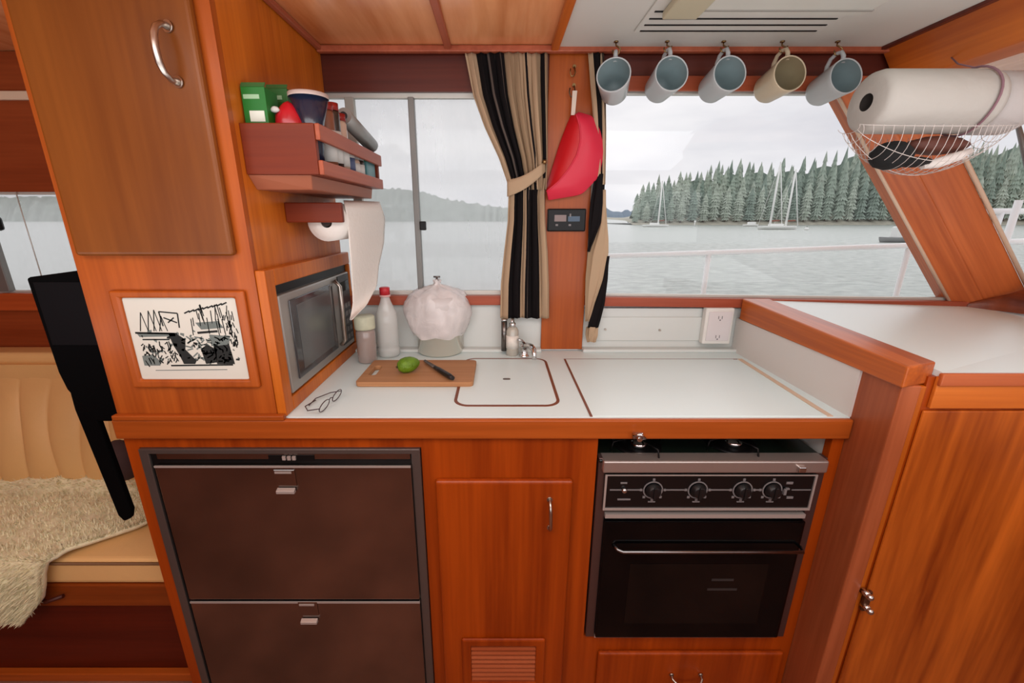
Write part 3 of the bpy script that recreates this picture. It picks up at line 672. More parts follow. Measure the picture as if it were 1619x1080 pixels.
# ---- paper towel holder on the side
HX = TX1
th = thing('towel_holder', 'short reddish wood bracket block above the hanging paper towel', 'holder', (-.46, 1.25, 1.35))
MB().box(HX, -.383, 1.07, 1.086, 1.349, 1.396).build('end_block', WR, th, bevel=.003)
MB().box(HX, -.383, 1.36, 1.376, 1.349, 1.396).build('end_block', WR, th, bevel=.003)
MB().box(HX, HX+.012, 1.086, 1.36, 1.352, 1.394).build('back_bar', WR, th)
MB().cyl((-.432, 1.087, 1.352), (-.432, 1.359, 1.352), .012, n=16).build('dowel', mat('dowel_dark', (40, 26, 20), .6), th)
pr_ = thing('paper_towel', 'white paper towel roll under the bracket with a long sheet hanging down', 'paper towel', (-.43, 1.22, 1.30))
MB().lathe([(.014, 0), (.047, 0), (.047, .262), (.014, .262), (.014, 0)], (-.432, 1.092, 1.350), (0, 1, 0), 32).build('roll', PAPER, pr_)
tl_ = [(543, 317), (547, 335), (551, 370), (554, 410), (557, 450), (558, 480), (553, 506)]
tr_ = [(600, 319), (609, 345), (607, 385), (599, 420), (596, 452), (580, 482), (556, 506)]
def sheet(u, v):
    # hangs from the top of the roll; the torn lower end curls to a point
    k = v*6; i_ = min(5, int(k)); f_ = k-i_
    A = [tl_[i_][n]*(1-f_)+tl_[i_+1][n]*f_ for n in (0, 1)]; Q = [tr_[i_][n]*(1-f_)+tr_[i_+1][n]*f_ for n in (0, 1)]
    xx = -.392+.034*u+.006*math.sin(u*3+v*3)-.02*(1-min(1, v/.1))**2
    return at(A[0]*(1-u)+Q[0]*u, A[1]*(1-u)+Q[1]*u, x=xx)
MB().grid(sheet, 20, 28).build('hanging_sheet', PAPER, pr_, solid=.001, norm=False)

# ================================================================== THINGS ON THE WORKTOP
cbp = [at(*q, z=CT+.012) for q in ((561, 606), (592, 571), (751, 570), (748, 606))]
cb_ = thing('cutting_board', 'wooden cutting board with slot handle lying left of the sink lid', 'cutting board', (cbp[0]+cbp[2])/2*Vector((1,1,0)).x if False else Vector(((cbp[0].x+cbp[2].x)/2, (cbp[0].y+cbp[2].y)/2, CT+.001)))
CBW = wood('board_wood', (184, 134, 92), (158, 108, 70), 'x', rough=.6, coat=0, dens=20)
bx0, bx1, by0, by1 = cbp[0].x, cbp[3].x, (cbp[0].y+cbp[3].y)/2, (cbp[1].y+cbp[2].y)/2
out = rrect(bx0, bx1, by0, by1, .012, CT+.001, 8)
sx, sy0, sy1 = bx0+.030, by0+.055, by1-.055
inn = rrect(sx-.011, sx+.011, sy0, sy1, .010, CT+.001, 8)
MB().ring(out, inn, (0, 0, .014)).build('board', CBW, cb_, bevel=.002)
tz = CT+.0152
c = at(646, 577, z=tz+.022)
av = thing('avocado', 'green avocado lying on the cutting board', 'fruit', (c.x, c.y, tz))
mb = MB(); mb.lathe([(0, -.034), (.012, -.031), (.021, -.020), (.0235, -.006), (.022, .008), (.017, .020), (.010, .029), (.004, .033), (0, .034)], (c.x, c.y, tz+.0235), (.85, .45, .08), 28)
mb.build('flesh', mat('avocado_green', (92, 124, 22), .45, bump=.4, bscale=160, var=.25, vscale=60), av)
e = Vector((.85, .45, .08)).normalized(); cc = Vector((c.x, c.y, tz+.0235))
MB().cyl(cc-e*.033, cc-e*.037, .004, .003, n=10).build('stem', mat('stem_brown', (70, 56, 24), .7), av)
k0, k1, k2 = at(664, 566, z=tz+.003), at(688, 581, z=tz+.008), at(716, 598, z=tz+.010)
kn = thing('kitchen_knife', 'kitchen knife with black handle lying on the cutting board', 'knife', (k1.x, k1.y, tz))
d = (k2-k1).normalized(); n = Vector((-d.y, d.x, 0)).normalized()
MB().tube([k1+Vector((0,0,0)), k1.lerp(k2, .3), k1.lerp(k2, .8), k2], [.006, .0075, .008, .006], 12).build('handle', mat('knife_handle', (30, 24, 24), .4), kn)
bq = k1-d*.085
MB().prism([k1+n*.008, k1-n*.008, bq+n*.0+d*.01-n*.004, bq+n*.006], (0, 0, .0016)).build('blade', mat('knife_blade', (110, 100, 96), .25, metal=.9), kn)

# jar with pale lid, bottle with red cap
c = at(582, 572, z=CT)
o = thing('glass_jar', 'small glass jar with pale green lid in the corner by the microwave', 'jar', (c.x, c.y, CT))
MB().lathe([(0, .001), (.026, .001), (.030, .006), (.030, .10), (.026, .112)], (c.x, c.y, CT), (0, 0, 1), 28, capb=True).build('jar_body', mat('jar_contents', (186, 168, 160), .15, trans=.3, coat=.6), o)
MB().lathe([(.031, .112), (.032, .116), (.032, .150), (.029, .154), (0, .154)], (c.x, c.y, CT), (0, 0, 1), 28, capa=True).build('lid', mat('pale_green_lid', (200, 202, 176), .5, var=.1, vscale=50), o)
c = at(616, 562, z=CT)
o = thing('clear_bottle', 'clear plastic bottle with red screw cap beside the bagged pot', 'bottle', (c.x, c.y, CT))
MB().lathe([(0, .001), (.032, .001), (.036, .008), (.036, .03), (.034, .035), (.036, .04), (.036, .12), (.033, .15), (.018, .185), (.014, .20), (.014, .212)], (c.x, c.y, CT), (0, 0, 1), 28, capb=True).build('bottle_body', mat('pet_plastic', (232, 234, 230), .15, coat=.5, alpha=.55), o)
MB().lathe([(.0165, .208), (.0165, .232), (.014, .234), (0, .234)], (c.x, c.y, CT), (0, 0, 1), 24, capa=True).build('cap', mat('cap_red', (190, 40, 50), .4), o)
MB().lathe([(.017, .203), (.017, .2095)], (c.x, c.y, CT), (0, 0, 1), 24).build('cap_ring', mat('cap_ring_pink', (226, 180, 176), .5), o, solid=.001)

# pot with a glass bowl wrapped in a plastic bag over it
c = at(694, 563, z=CT); pcy = c.y+.055
o = thing('cooking_pot', 'stainless steel pot on the worktop under a translucent plastic bag', 'pot', (c.x, pcy, CT))
PR = .080
MB().lathe([(0, .001), (PR-.006, .001), (PR, .008), (PR, .075), (PR+.004, .078), (PR+.004, .082), (PR-.004, .082), (PR-.004, .01), (0, .008)], (c.x, pcy, CT), (0, 0, 1), 40).build('pot_body', mat('pot_steel', (230, 224, 214), .25, metal=1), o)
MB().lathe([(PR+.001, .070), (PR+.006, .074), (PR+.006, .080), (PR+.001, .084)], (c.x, pcy, CT), (0, 0, 1), 40).build('rim', CHROME, o)
bgm = bpy.data.materials.new('bag_film'); bgm.use_nodes = True
nt = bgm.node_tree; N = nt.nodes; L = nt.links; p = N['Principled BSDF']
p.inputs['Base Color'].default_value = lin((226, 220, 218)); p.inputs['Roughness'].default_value = .25
tcn = N.new('ShaderNodeTexCoord'); nz = N.new('ShaderNodeTexNoise'); nz.inputs['Scale'].default_value = 22; nz.inputs['Detail'].default_value = 4; nz.inputs['Distortion'].default_value = .6
L.new(tcn.outputs['Object'], nz.inputs['Vector']); mr = N.new('ShaderNodeMapRange'); mr.inputs[1].default_value = .3; mr.inputs[2].default_value = .7; mr.inputs[3].default_value = .78; mr.inputs[4].default_value = .95
L.new(nz.outputs['Fac'], mr.inputs[0]); L.new(mr.outputs[0], p.inputs['Alpha'])
bb = N.new('ShaderNodeBump'); bb.inputs['Strength'].default_value = .2; bb.inputs['Distance'].default_value = .02; L.new(nz.outputs['Fac'], bb.inputs['Height']); L.new(bb.outputs[0], p.inputs['Normal'])
o = thing('plastic_bag', 'puffed translucent plastic bag gathered at the top, resting on the steel pot', 'bag', (c.x-.003, pcy, CT+.07))
ang_n = 48
bc_ = Vector((c.x-.004, pcy, CT+.083))
prof = [(.088, -.016), (.092, -.006), (.099, .008), (.108, .032), (.115, .058), (.114, .080), (.105, .104), (.088, .124), (.064, .137), (.036, .144), (.014, .150), (.010, .158), (.014, .168)]
mb = MB(); rings = []
for i, (r_, h_) in enumerate(prof):
    rr = []
    for k in range(ang_n):
        t = 2*math.pi*k/ang_n
        w = 1+.035*math.sin(5*t+i*.7)+.02*math.sin(11*t+i*1.3)+.015*math.sin(17*t)
        if 7 <= i <= 10: w *= 1+.06*math.sin(14*t)
        rr.append(mb.bm.verts.new(bc_+Vector((math.cos(t)*r_*w, math.sin(t)*min(r_, .092)*w, h_+.004*math.sin(7*t+i)))))
    rings.append(rr)
for i in range(len(rings)-1):
    for k in range(ang_n):
        f = mb.bm.faces.new((rings[i][k], rings[i][(k+1) % ang_n], rings[i+1][(k+1) % ang_n], rings[i+1][k])); f.smooth = True
mb.build('bag_film', bgm, o)
MB().lathe([(0, .002), (.05, .004), (.085, .04), (.094, .09), (.090, .12), (.088, .12), (.08, .045), (.048, .012), (0, .01)], bc_, (0, 0, 1), 36).build('bowl_inside', mat('bowl_grey', (206, 200, 198), .4), o)
o = thing('steamer_post', 'thin metal lifting post sticking up through the plastic bag', 'post', bc_+Vector((0, 0, .12)))
MB().cyl(bc_+Vector((0, 0, .012)), bc_+Vector((0, 0, .178)), .0035, n=10).build('rod', STEEL, o)
MB().cyl(bc_+Vector((-.011, 0, .178)), bc_+Vector((.011, 0, .178)), .003, n=8).build('cross_grip', STEEL, o)

# soap pump + tap
c = at(806, 558, z=CT)
o = thing('soap_dispenser', 'steel and clear soap dispenser standing behind the sink lid under the curtain', 'dispenser', (c.x, c.y, CT))
SZ = .012
MB().lathe([(0, .0), (.020, .0), (.021, .004), (.021, .085), (.016, .096), (.010, .100)], (c.x+.008, B-.055, CT+.0), (0, 0, 1), 28, capb=True).build('bottle', mat('soap_clear', (206, 200, 186), .1, trans=.35, coat=.7), o)
MB().lathe([(.0213, .025), (.0213, .070)], (c.x+.008, B-.055, CT), (0, 0, 1), 28).build('label_band', mat('soap_label', (222, 216, 206), .6, var=.12, vscale=60), o, solid=.0004)
MB().lathe([(.011, .098), (.011, .112), (.006, .114), (.006, .128), (0, .128)], (c.x+.008, B-.055, CT), (0, 0, 1), 20, capa=True).build('pump_collar', CHROME, o)
MB().tube([(c.x+.008, B-.055, CT+.124), (c.x+.006, B-.075, CT+.128), (c.x+.005, B-.086, CT+.12)], [.006, .005, .004], 10).build('pump_spout', CHROME, o)
o = thing('holder_tube', 'dark upright metal tube against the backsplash left of the soap dispenser', 'tube', (c.x-.022, B-.046, CT))
MB().cyl((c.x-.020, B-.047, CT+.012), (c.x-.020, B-.047, CT+.118), .010, n=20).build('tube_body', mat('tube_metal', (110, 104, 100), .25, metal=.9), o)
MB().cyl((c.x-.020, B-.047, CT+.118), (c.x-.020, B-.047, CT+.124), .0115, n=20).build('rim', CHROME, o)
c0, c1 = at(818, 555, z=CT), at(838, 582, z=CT+.02)
o = thing('tap', 'small chrome swivel tap with downturned spout behind the sink lid', 'tap', (c0.x+.02, B-.07, CT))
bx, by = c0.x+.020, B-.075
MB().lathe([(.017, 0), (.017, .005), (.012, .008), (.011, .03), (.013, .034), (.013, .042), (0, .046)], (bx, by, CT), (0, 0, 1), 24, capa=True).build('base', CHROME, o)
MB().tube([(bx, by, CT+.03), (bx+.008, by-.02, CT+.046), (bx+.018, by-.055, CT+.054), (bx+.024, by-.082, CT+.050), (bx+.026, by-.094, CT+.038), (bx+.026, by-.096, CT+.022)], [.010, .010, .009, .009, .008, .0075], 14).build('spout', CHROME, o)
MB().tube([(bx, by, CT+.046), (bx-.010, by-.01, CT+.060), (bx-.022, by-.018, CT+.064)], [.005, .004, .005], 10).build('lever', CHROME, o)

# reading glasses
g0, g1 = at(505, 640, z=CT+.006), at(540, 612, z=CT+.006)
o = thing('eyeglasses', 'dark thin framed eyeglasses lying on the worktop in front of the microwave', 'eyeglasses', ((g0.x+g1.x)/2, (g0.y+g1.y)/2, CT))
d = (g1-g0).normalized(); n = Vector((d.y, -d.x, 0))
FRM = mat('glasses_frame', (66, 48, 52), .4)
base = at(524, 640, z=CT+.004)
for s_, nm in ((-1, 'lens_rim'), (1, 'lens_rim')):
    cc = base+d*(.031*s_)
    pts = [cc+d*.023*math.cos(t)+n*.004*math.sin(t)+Vector((0, 0, .013*math.sin(t)+.012)) for t in (2*math.pi*k/20 for k in range(20))]
    rim = MB().tube(pts, .0012, 6, closed=True).build(nm, FRM, o)
    MB().prism(pts, n*.0006).build('lens', glass_mat('lens_glass', gloss=.12) if 'lens_glass' not in MATS else MATS['lens_glass'], rim)
MB().tube([base-d*.008+Vector((0,0,.016)), base+Vector((0,0,.019)), base+d*.008+Vector((0,0,.016))], .0013, 6).build('bridge', FRM, o)
for s_ in (-1, 1):
    a = base+d*(.054*s_)+Vector((0, 0, .014))
    MB().tube([a, a-n*.03+Vector((0,0,-.006)), a-n*.055-d*.03*s_+Vector((0, 0, -.0105)), a-n*.05-d*.07*s_+Vector((0, 0, -.0115))], .0013, 6).build('temple', FRM, o)

# ================================================================== ON THE WALL
q0, q1 = at(1117, 488, y=B-.03), at(1153, 544, y=B-.03)
o = thing('socket_box', 'white surface mounted power socket on the backsplash beside the partition', 'socket', ((q0.x+q1.x)/2, B, q1.z))
MB().box(q0.x, q1.x, B-.032, B-.006, q1.z, q0.z+.002).build('box_body', WHT, o, bevel=.004)
MB().box(q0.x+.010, q1.x-.008, B-.035, B-.031, q1.z+.012, q0.z-.010).build('cover_plate', mat('socket_plate', (214, 208, 208), .5), o, bevel=.002)
sl = MB(); mx_ = (q0.x+q1.x)/2+.001
for zz in (q1.z+.028, q0.z-.030):
    sl.box(mx_-.007, mx_-.005, B-.0358, B-.0345, zz-.005, zz+.005).box(mx_+.005, mx_+.007, B-.0358, B-.0345, zz-.005, zz+.005).cyl((mx_, B-.0345, zz-.009), (mx_, B-.0358, zz-.009), .0025, n=10)
sl.build('slots', mat('slot_shadow', (110, 106, 108), .6), o)
q0, q1 = at(866, 330, y=B-.02), at(925, 366, y=B-.02)
o = thing('gauge_panel', 'small black instrument panel with two displays on the wooden pier', 'panel', ((q0.x+q1.x)/2, B-.012, q1.z))
gp = MB().box(q0.x, q1.x, B-.024, B-.012, q1.z, q0.z).build('bezel', BLK, o, bevel=.004)
mw_ = (q0.x+q1.x)/2; hz = (q0.z+q1.z)/2
MB().box(q0.x+.022, mw_-.002, B-.0255, B-.0235, hz-.004, hz+.016).build('display', mat('lcd_pale', (128, 110, 106), .3), o)
MB().box(mw_+.004, q1.x-.020, B-.0255, B-.0235, hz-.004, hz+.012).build('display', mat('lcd_blue', (64, 84, 104), .3), o)
MB().box(mw_+.008, mw_+.013, B-.027, B-.0235, hz+.010, hz+.020).box(q0.x+.026, q0.x+.034, B-.027, B-.0235, hz-.018, hz-.012).box(mw_+.006, mw_+.014, B-.027, B-.0235, hz-.018, hz-.012).build('buttons', GREY, o)
# hooks and red scoop
q = at(906, 115, y=B-.02)
o = thing('brass_hook', 'small brass hook high on the wooden pier', 'hook', (q.x, B-.012, q.z))
def hook(mb, p, r=.0018, s=1):
    x, y, z = p
    return mb.tube([(x+.004*s, y, z+.018*s), (x+.003*s, y-.010*s, z+.014*s), (x+.006*s, y-.012*s, z-.0*s), (x+.002*s, y-.016*s, z-.010*s), (x-.006*s, y-.018*s, z-.012*s), (x-.010*s, y-.018*s, z-.002*s), (x-.009*s, y-.018*s, z+.008*s)], r, 8)
hook(MB(), (q.x, B-.012, q.z)).build('hook_wire', BRASS, o); MB().cyl((q.x+.004, B-.012, q.z+.018), (q.x+.004, B-.016, q.z+.018), .005, n=14).build('hook_plate', BRASS, o)
q = at(903, 150, y=B-.02)
o = thing('wire_hook', 'darker wire hook on the pier holding the red scoop strap', 'hook', (q.x, B-.012, q.z))
hook(MB(), (q.x+.004, B-.012, q.z+.006), .0018, 1.15).build('hook_wire', mat('dark_wire', (90, 76, 60), .4, metal=.8), o); MB().cyl((q.x+.008, B-.012, q.z+.027), (q.x+.008, B-.016, q.z+.027), .005, n=14).build('hook_plate', BRASS, o)
YS = B-.045
sc = thing('scoop', 'folded red plastic scoop hanging from the pier by a white strap', 'scoop', tuple(at(905, 310, y=YS)))
spine = [(911, 180), (917, 200), (918, 222), (912, 245), (900, 266), (884, 286), (864, 303)]
left = [(904, 179), (896, 197), (889, 215), (882, 235), (876, 255), (870, 275), (863, 298)]
right = [(914, 177), (936, 183), (951, 206), (957, 240), (949, 278), (920, 308), (866, 317)]
def lerp_list(Lp, t):
    k = t*(len(Lp)-1); i = min(int(k), len(Lp)-2); f_ = k-i
    return (Lp[i][0]*(1-f_)+Lp[i+1][0]*f_, Lp[i][1]*(1-f_)+Lp[i+1][1]*f_)
def leaf(A, Bm, ya, yb, bulge):
    def fn(u, v):
        a = lerp_list(A, v); b = lerp_list(Bm, v)
        px = (a[0]*(1-u)+b[0]*u, a[1]*(1-u)+b[1]*u)
        return at(px[0], px[1], y=ya*(1-u)+yb*u-bulge*math.sin(math.pi*u)*math.sin(math.pi*min(1, v*.96+.03)))
    return fn
MB().grid(leaf(left, spine, YS+.025, YS-.010, .010), 12, 24).build('inner_leaf', RED, sc, solid=.002, norm=False, subsurf=1)
MB().grid(leaf(spine, right, YS-.010, YS+.012, .012), 14, 24).build('outer_leaf', RED2, sc, solid=.002, norm=False, subsurf=1)
MB().tube([at(*lerp_list(spine, t/20), y=YS-.012) for t in range(21)], .0022, 8).build('rolled_rim', RED2, sc)
a, b, = at(909, 143, y=B-.034), at(906, 182, y=YS)
MB().prism([a+Vector((-.007, 0, 0)), a+Vector((.007, 0, 0)), b+Vector((.006, 0, 0)), b+Vector((-.006, 0, 0))], (0, .002, 0)).build('strap', mat('strap_cream', (214, 196, 180), .6), sc, bevel=.002)

# ---- curtains
TAN = (176, 150, 122); TAN2 = (150, 126, 100); BKC = (24, 21, 22); FOLD_GREY = (92, 82, 76)  # the grey paints light along folds; tan and black are woven
def rows_interp(rows, v):
    for i in range(len(rows)-1):
        a, b = rows[i], rows[i+1]
        if v <= b[0] or i == len(rows)-2:
            t = max(0, min(1, (v-a[0])/(b[0]-a[0]))); return (a[1]*(1-t)+b[1]*t, a[2]*(1-t)+b[2]*t)
def drape(rows, Y0, pleats, amp, parent, m, name):
    v0, v1 = rows[0][0], rows[-1][0]
    def fn(u, v):
        pv = v0+(v1-v0)*v; xl, xr = rows_interp(rows, pv)
        P0 = at(xl, pv, y=Y0); P1 = at(xr, pv, y=Y0)
        x = P0.x+(P1.x-P0.x)*u; w = abs(P1.x-P0.x)
        a = min(amp, w*.12)
        return Vector((x+.003*math.sin(pleats*2*math.pi*u*2), Y0+a*math.sin(pleats*2*math.pi*u+.8*math.sin(3*v))+.003*math.sin(9*u+4*v), P0.z))
    return MB().grid(fn, 110, 40).build(name, m, parent, solid=.0015, norm=False)
YC = 1.388
lc = thing('curtain', 'tan and black striped curtain tied back on the left of the pier', 'curtain', tuple(at(830, 500, y=YC)), group=None)
m1 = stripes('curtain_stripes_top', [(0, TAN), (.12, BKC), (.27, FOLD_GREY), (.285, BKC), (.34, FOLD_GREY), (.36, BKC), (.42, FOLD_GREY), (.435, BKC), (.48, TAN2), (.56, TAN), (.60, TAN2), (.66, TAN), (.72, BKC), (.735, TAN), (.84, TAN2), (.90, BKC), (.95, TAN2)])
m2 = stripes('curtain_stripes_bottom', [(0, TAN), (.17, BKC), (.40, TAN), (.50, BKC), (.53, FOLD_GREY), (.55, BKC), (.80, TAN)])
drape([(84, 735, 866), (150, 748, 866), (200, 766, 866), (250, 789, 866), (300, 806, 864)], YC, 9, .009, lc, m1, 'upper_drape')
drape([(282, 802, 864), (310, 804, 861), (350, 803, 862), (400, 797, 866), (450, 792, 868), (503, 791, 868)], YC, 5, .010, lc, m2, 'lower_drape')
tb = MB()
def tie(u, v):
    a = at(802+u*61, 298-u*36+(v-.5)*(26-8*u)+6*math.sin(u*math.pi), y=YC-.018+.012*(2*u-1)**2)
    return a
tb.grid(tie, 16, 4); tb.build('tieback', stripes('tie_cloth', [(0, TAN), (.9, TAN2)]), lc, solid=.003, norm=False)
q = at(861, 256, y=YC-.02); MB().ball(q, .007, sub=2).build('tie_button', BRASS, lc)
rcu = thing('curtain', 'narrow tan and black striped curtain gathered on the right of the pier', 'curtain', tuple(at(935, 540, y=YC)))
m3 = stripes('curtain_narrow_top', [(0, TAN), (.3, BKC), (.75, TAN), (.9, BKC)])
m4 = stripes('curtain_narrow_bottom', [(0, BKC), (.42, TAN), (.98, BKC)], skew=.0)
# skewed bands: the stripe runs diagonally down the gathered cloth
for m_, sk_ in ((m4, .78),):
    for n_ in m_.node_tree.nodes:
        if n_.type == 'MATH': n_.inputs[1].default_value = sk_
m4.node_tree.nodes['Color Ramp'].color_ramp.elements[2].position = 1.0
drape([(84, 930, 955), (165, 937, 958), (210, 940, 958), (250, 944, 957), (292, 946, 956)], YC+.002, 3, .006, rcu, m3, 'upper_drape')
# lower: explicit black and tan strips of the same cloth, each a fold
def strip(rows, m, nm):
    drape(rows, YC, 1, .004, rcu, m, nm)
BK = stripes('fold_black', [(0, BKC), (.95, BKC)]); TN = stripes('fold_tan', [(0, TAN2), (.25, TAN)])
strip([(275, 941, 957), (320, 934, 955), (352, 931, 950), (378, 930, 940), (398, 929, 932)], BK, 'lower_drape')
strip([(300, 954, 957), (320, 953, 958), (352, 948, 960), (378, 938, 962), (400, 930, 962), (440, 926, 954), (480, 925, 940), (508, 925, 932)], TN, 'lower_drape')
strip([(405, 960, 963), (440, 952, 961), (480, 938, 956), (508, 931, 949), (518, 929, 946)], BK, 'lower_drape')
strip([(517, 927, 946), (530, 926, 945), (541, 928, 942)], TN, 'hem')

# ---- hanging mugs
MUGO = mat('mug_white', (206, 208, 208), .3, coat=.3, trans=.25, ior=1.3)
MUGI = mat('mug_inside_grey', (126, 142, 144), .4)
MUGT = mat('mug_tan', (214, 194, 164), .3, coat=.3, trans=.15, ior=1.3)
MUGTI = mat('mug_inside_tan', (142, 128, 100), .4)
def make_mug(name, label, loc, rot, mo, mi_):
    # local: axis along +Y (rim at origin facing -Y), handle on +Z
    o = thing(name, label, 'mug', loc, rot, group=None)
    rr, rb_, h = .0455, .036, .100
    MB().lathe([(rr-.0035, 0), (rr-.001, -.0015), (rr, 0), (rr-.001, .012), (rb_+.002, h-.008), (rb_-.002, h), (0, h)], (0, 0, 0), (0, 1, 0), 36).build('mug_body', mo, o, local=True)
    MB().lathe([(rr-.0035, 0), (rb_-.002, h-.007), (0, h-.005)], (0, 0, 0), (0, 1, 0), 36).build('inner_wall', mi_, o, local=True)
    pts = [(0, .016, rr-.005), (0, .014, rr+.012), (0, .020, rr+.025), (0, .036, rr+.030), (0, .056, rr+.026), (0, .068, rr+.012), (0, .072, rb_+.002)]
    MB().tube(pts, [.006, .0055, .005, .005, .005, .0055, .006], 12).build('handle', mo, o, local=True)
    return o
mugs = [(970, 118, 12, -17, 'whitish mug hanging leftmost, nearest the red scoop'), (1062, 116, 9, 2, 'whitish mug, second of the five hanging from the left'),
        (1154, 116, 9, 3, 'whitish mug, middle one of the five hanging in a row'), (1249, 116, 9, 3, 'tan mug, the only tan one of the hanging row'),
        (1338, 120, 10, 3, 'whitish mug hanging rightmost, beside the big paper roll')]
first = None
for i, (px, py, tilt, yaw, lb) in enumerate(mugs):
    c = at(px, py, y=1.285); rot = (R(-tilt), 0, R(yaw))
    if i == 3:
        make_mug('mug', lb, c, rot, MUGT, MUGTI)
    elif first is None:
        first = make_mug('mug', lb, c, rot, MUGO, MUGI)
    else: dup(first, c, rot, lb)
    hk = at([970, 1061, 1153, 1243, 1332][i], 76, z=CEIL-.016)
    ho = thing('cup_hook', 'brass cup hook in the white ceiling panel above the %s mug' % ['leftmost', 'second', 'middle', 'tan', 'rightmost'][i], 'hook', tuple(hk))
    P_ = c+Euler(rot).to_matrix() @ Vector((0, .036, .0455+.0245)); hx, hy = P_.x, P_.y-.012
    MB().tube([(hx, hy+.02, CEIL-.004), (hx, hy+.02, CEIL-.014), (hx+.008, P_.y, CEIL-.022), (hx+.011, P_.y, P_.z+.016), (hx+.007, P_.y, P_.z+.003), (hx, P_.y, P_.z+.0006), (hx-.007, P_.y, P_.z+.003), (hx-.010, P_.y, P_.z+.012)], .002, 8).build('hook_wire', BRASS, ho)
    MB().cyl((hx, hy+.02, CEIL-.004), (hx, hy+.02, CEIL-.007), .006, n=14).build('hook_plate', BRASS, ho)

# ---- ceiling vent and lamp housing
v0 = at(1008, 52, z=CEIL); v1 = at(1322, 24, z=CEIL)
cv = thing('ceiling_vent', 'white slotted vent grille in the ceiling panel above the mugs', 'vent', (.6, 1.2, CEIL-.012))
VX0, VX1 = .362, .815
ys_ = [at(1100, v, z=CEIL-.008).y for v in (48, 38.5, 28.5, 17)]
MB().box(VX0-.012, VX1+.012, 1.00, ys_[0]+.012, CEIL-.009, CEIL-.004).build('frame', HEAD, cv, bevel=.002)
sb = MB()
for i, y in enumerate(ys_):
    x1_ = VX1 if i < 3 else VX0+.03
    sb.box(VX0, x1_-.0, y-.0028, y+.0028, CEIL-.0105, CEIL-.009)
sb.build('slots', BLK, cv)
q0_, q1_ = at(1045, 22, z=CEIL-.02), at(1350, 8, z=CEIL-.02)
lm = thing('ceiling_light', 'beige ceiling light housing partly cut off by the top of the picture', 'light', (.6, 1.05, CEIL-.03))
MB().box(VX0+.018, VX0+.10, .88, 1.155, CEIL-.026, CEIL-.009).build('end_housing', mat('beige_plastic', (188, 178, 150), .5), lm, bevel=.004)
MB().box(VX0+.10, VX1+.03, .88, 1.15, CEIL-.020, CEIL-.009).build('diffuser', mat('diffuser_white', (206, 204, 194), .4), lm, bevel=.005)
MB().box(VX0+.10, VX1+.03, 1.118, 1.124, CEIL-.022, CEIL-.019).build('ridge', mat('ridge_grey', (150, 146, 138), .5), lm)

# ---- hammock net with rolls
NY = 1.0
pa_ = at(1368, 162, y=NY); pb_ = at(1553, 160, y=NY)
rad = .5*(at(1450, 112, y=NY).z-at(1450, 213, y=NY).z)
o = thing('paper_towel', 'wrapped paper towel roll in the net under the ceiling, left of the cord', 'paper towel', ((pa_.x+pb_.x)/2, NY, pa_.z-rad))
WRAP = mat('wrapped_towel', (180, 174, 166), .6, bump=.25, bscale=25)
ln = Vector((1, .0, 0))
xa, xb, zc = pa_.x+.002, pb_.x-.004, pa_.z
MB().lathe([(.017, 0), (rad*.80, 0), (rad*.94, .006), (rad, .018), (rad, xb-xa-.014), (rad*.95, xb-xa-.003), (rad*.8, xb-xa), (0, xb-xa)], (xa, NY, zc), ln, 40).build('roll', WRAP, o)
MB().lathe([(.017, .001), (.0165, .03), (0, .03)], (xa, NY, zc), ln, 24).build('core', mat('core_hole', (44, 38, 34), .9), o)
o = thing('paper_towel', 'wrapped paper towel roll in the net, right of the cord at the picture edge', 'paper towel', (xb+.15, NY+.01, zc-rad))
XL2 = at(1612, 160, y=NY).x-xb
MB().lathe([(0, 0), (rad*.85, .0), (rad, .012), (rad, XL2-.012), (rad*.9, XL2), (0, XL2)], (xb+.004, NY+.012, zc), ln, 40).build('roll', mat('wrapped_towel_pink', (178, 170, 166), .6, bump=.25, bscale=25), o)
# net
nt_ = thing('hammock_net', 'white string hammock net slung below the paper rolls', 'net', tuple(at(1470, 270, y=NY)))
STR = mat('white_string', (206, 196, 190), .8)
def lowpt(t):   # catenary along x: t 0..1
    xx = xa-.02+(xb+.06-xa+.02)*t
    sag = math.sin(math.pi*t)**.8
    return Vector((xx, NY, zc-rad*.98-.085*sag))
netm = MB(); NN = 22
def netp(t, s):  # s -1..1 across
    l = lowpt(t); a = s*1.5
    top = zc-rad*.75
    depth = top-l.z
    return Vector((l.x+.012*s*s*(t-.5), NY+.085*math.sin(a)*(.35+.65*math.sin(math.pi*t)), top-depth*math.cos(a)**.8 if math.cos(a) > 0 else top))
for i in range(NN+1):
    t = i/NN
    netm.tube([netp(t+.03*s_, s_) for s_ in [k/8 for k in range(-8, 9)]] if 0 < i < NN else [netp(t, s_) for s_ in [k/8 for k in range(-8, 9)]], .0006, 5)
for s_ in (-.98, -.5, 0, .5):
    netm.tube([netp(k/30, s_) for k in range(31)], .0007, 5)
netm.build('mesh_strings', STR, nt_)
q = at(1553, 110, y=NY)
ring = [Vector((xb-.030+.002*math.sin(3*t), NY+(rad+.004)*math.cos(t), zc+(rad+.004)*math.sin(t))) for t in (2*math.pi*k/32 for k in range(32))]
MB().tube(ring, .0022, 8, closed=True).build('lacing_cord', mat('mauve_cord', (136, 100, 108), .8), nt_)
e0 = at(1545, 100, y=NY)
hq = at(1497, 84, z=CEIL-.004)
MB().tube([(xb-.03, NY, zc+rad+.004), (xb-.04, NY+.03, zc+rad+.02), hq], .0016, 6).build('hanging_cord', MATS['mauve_cord'], nt_)
hkp = at(1497, 85, z=CEIL-.01)
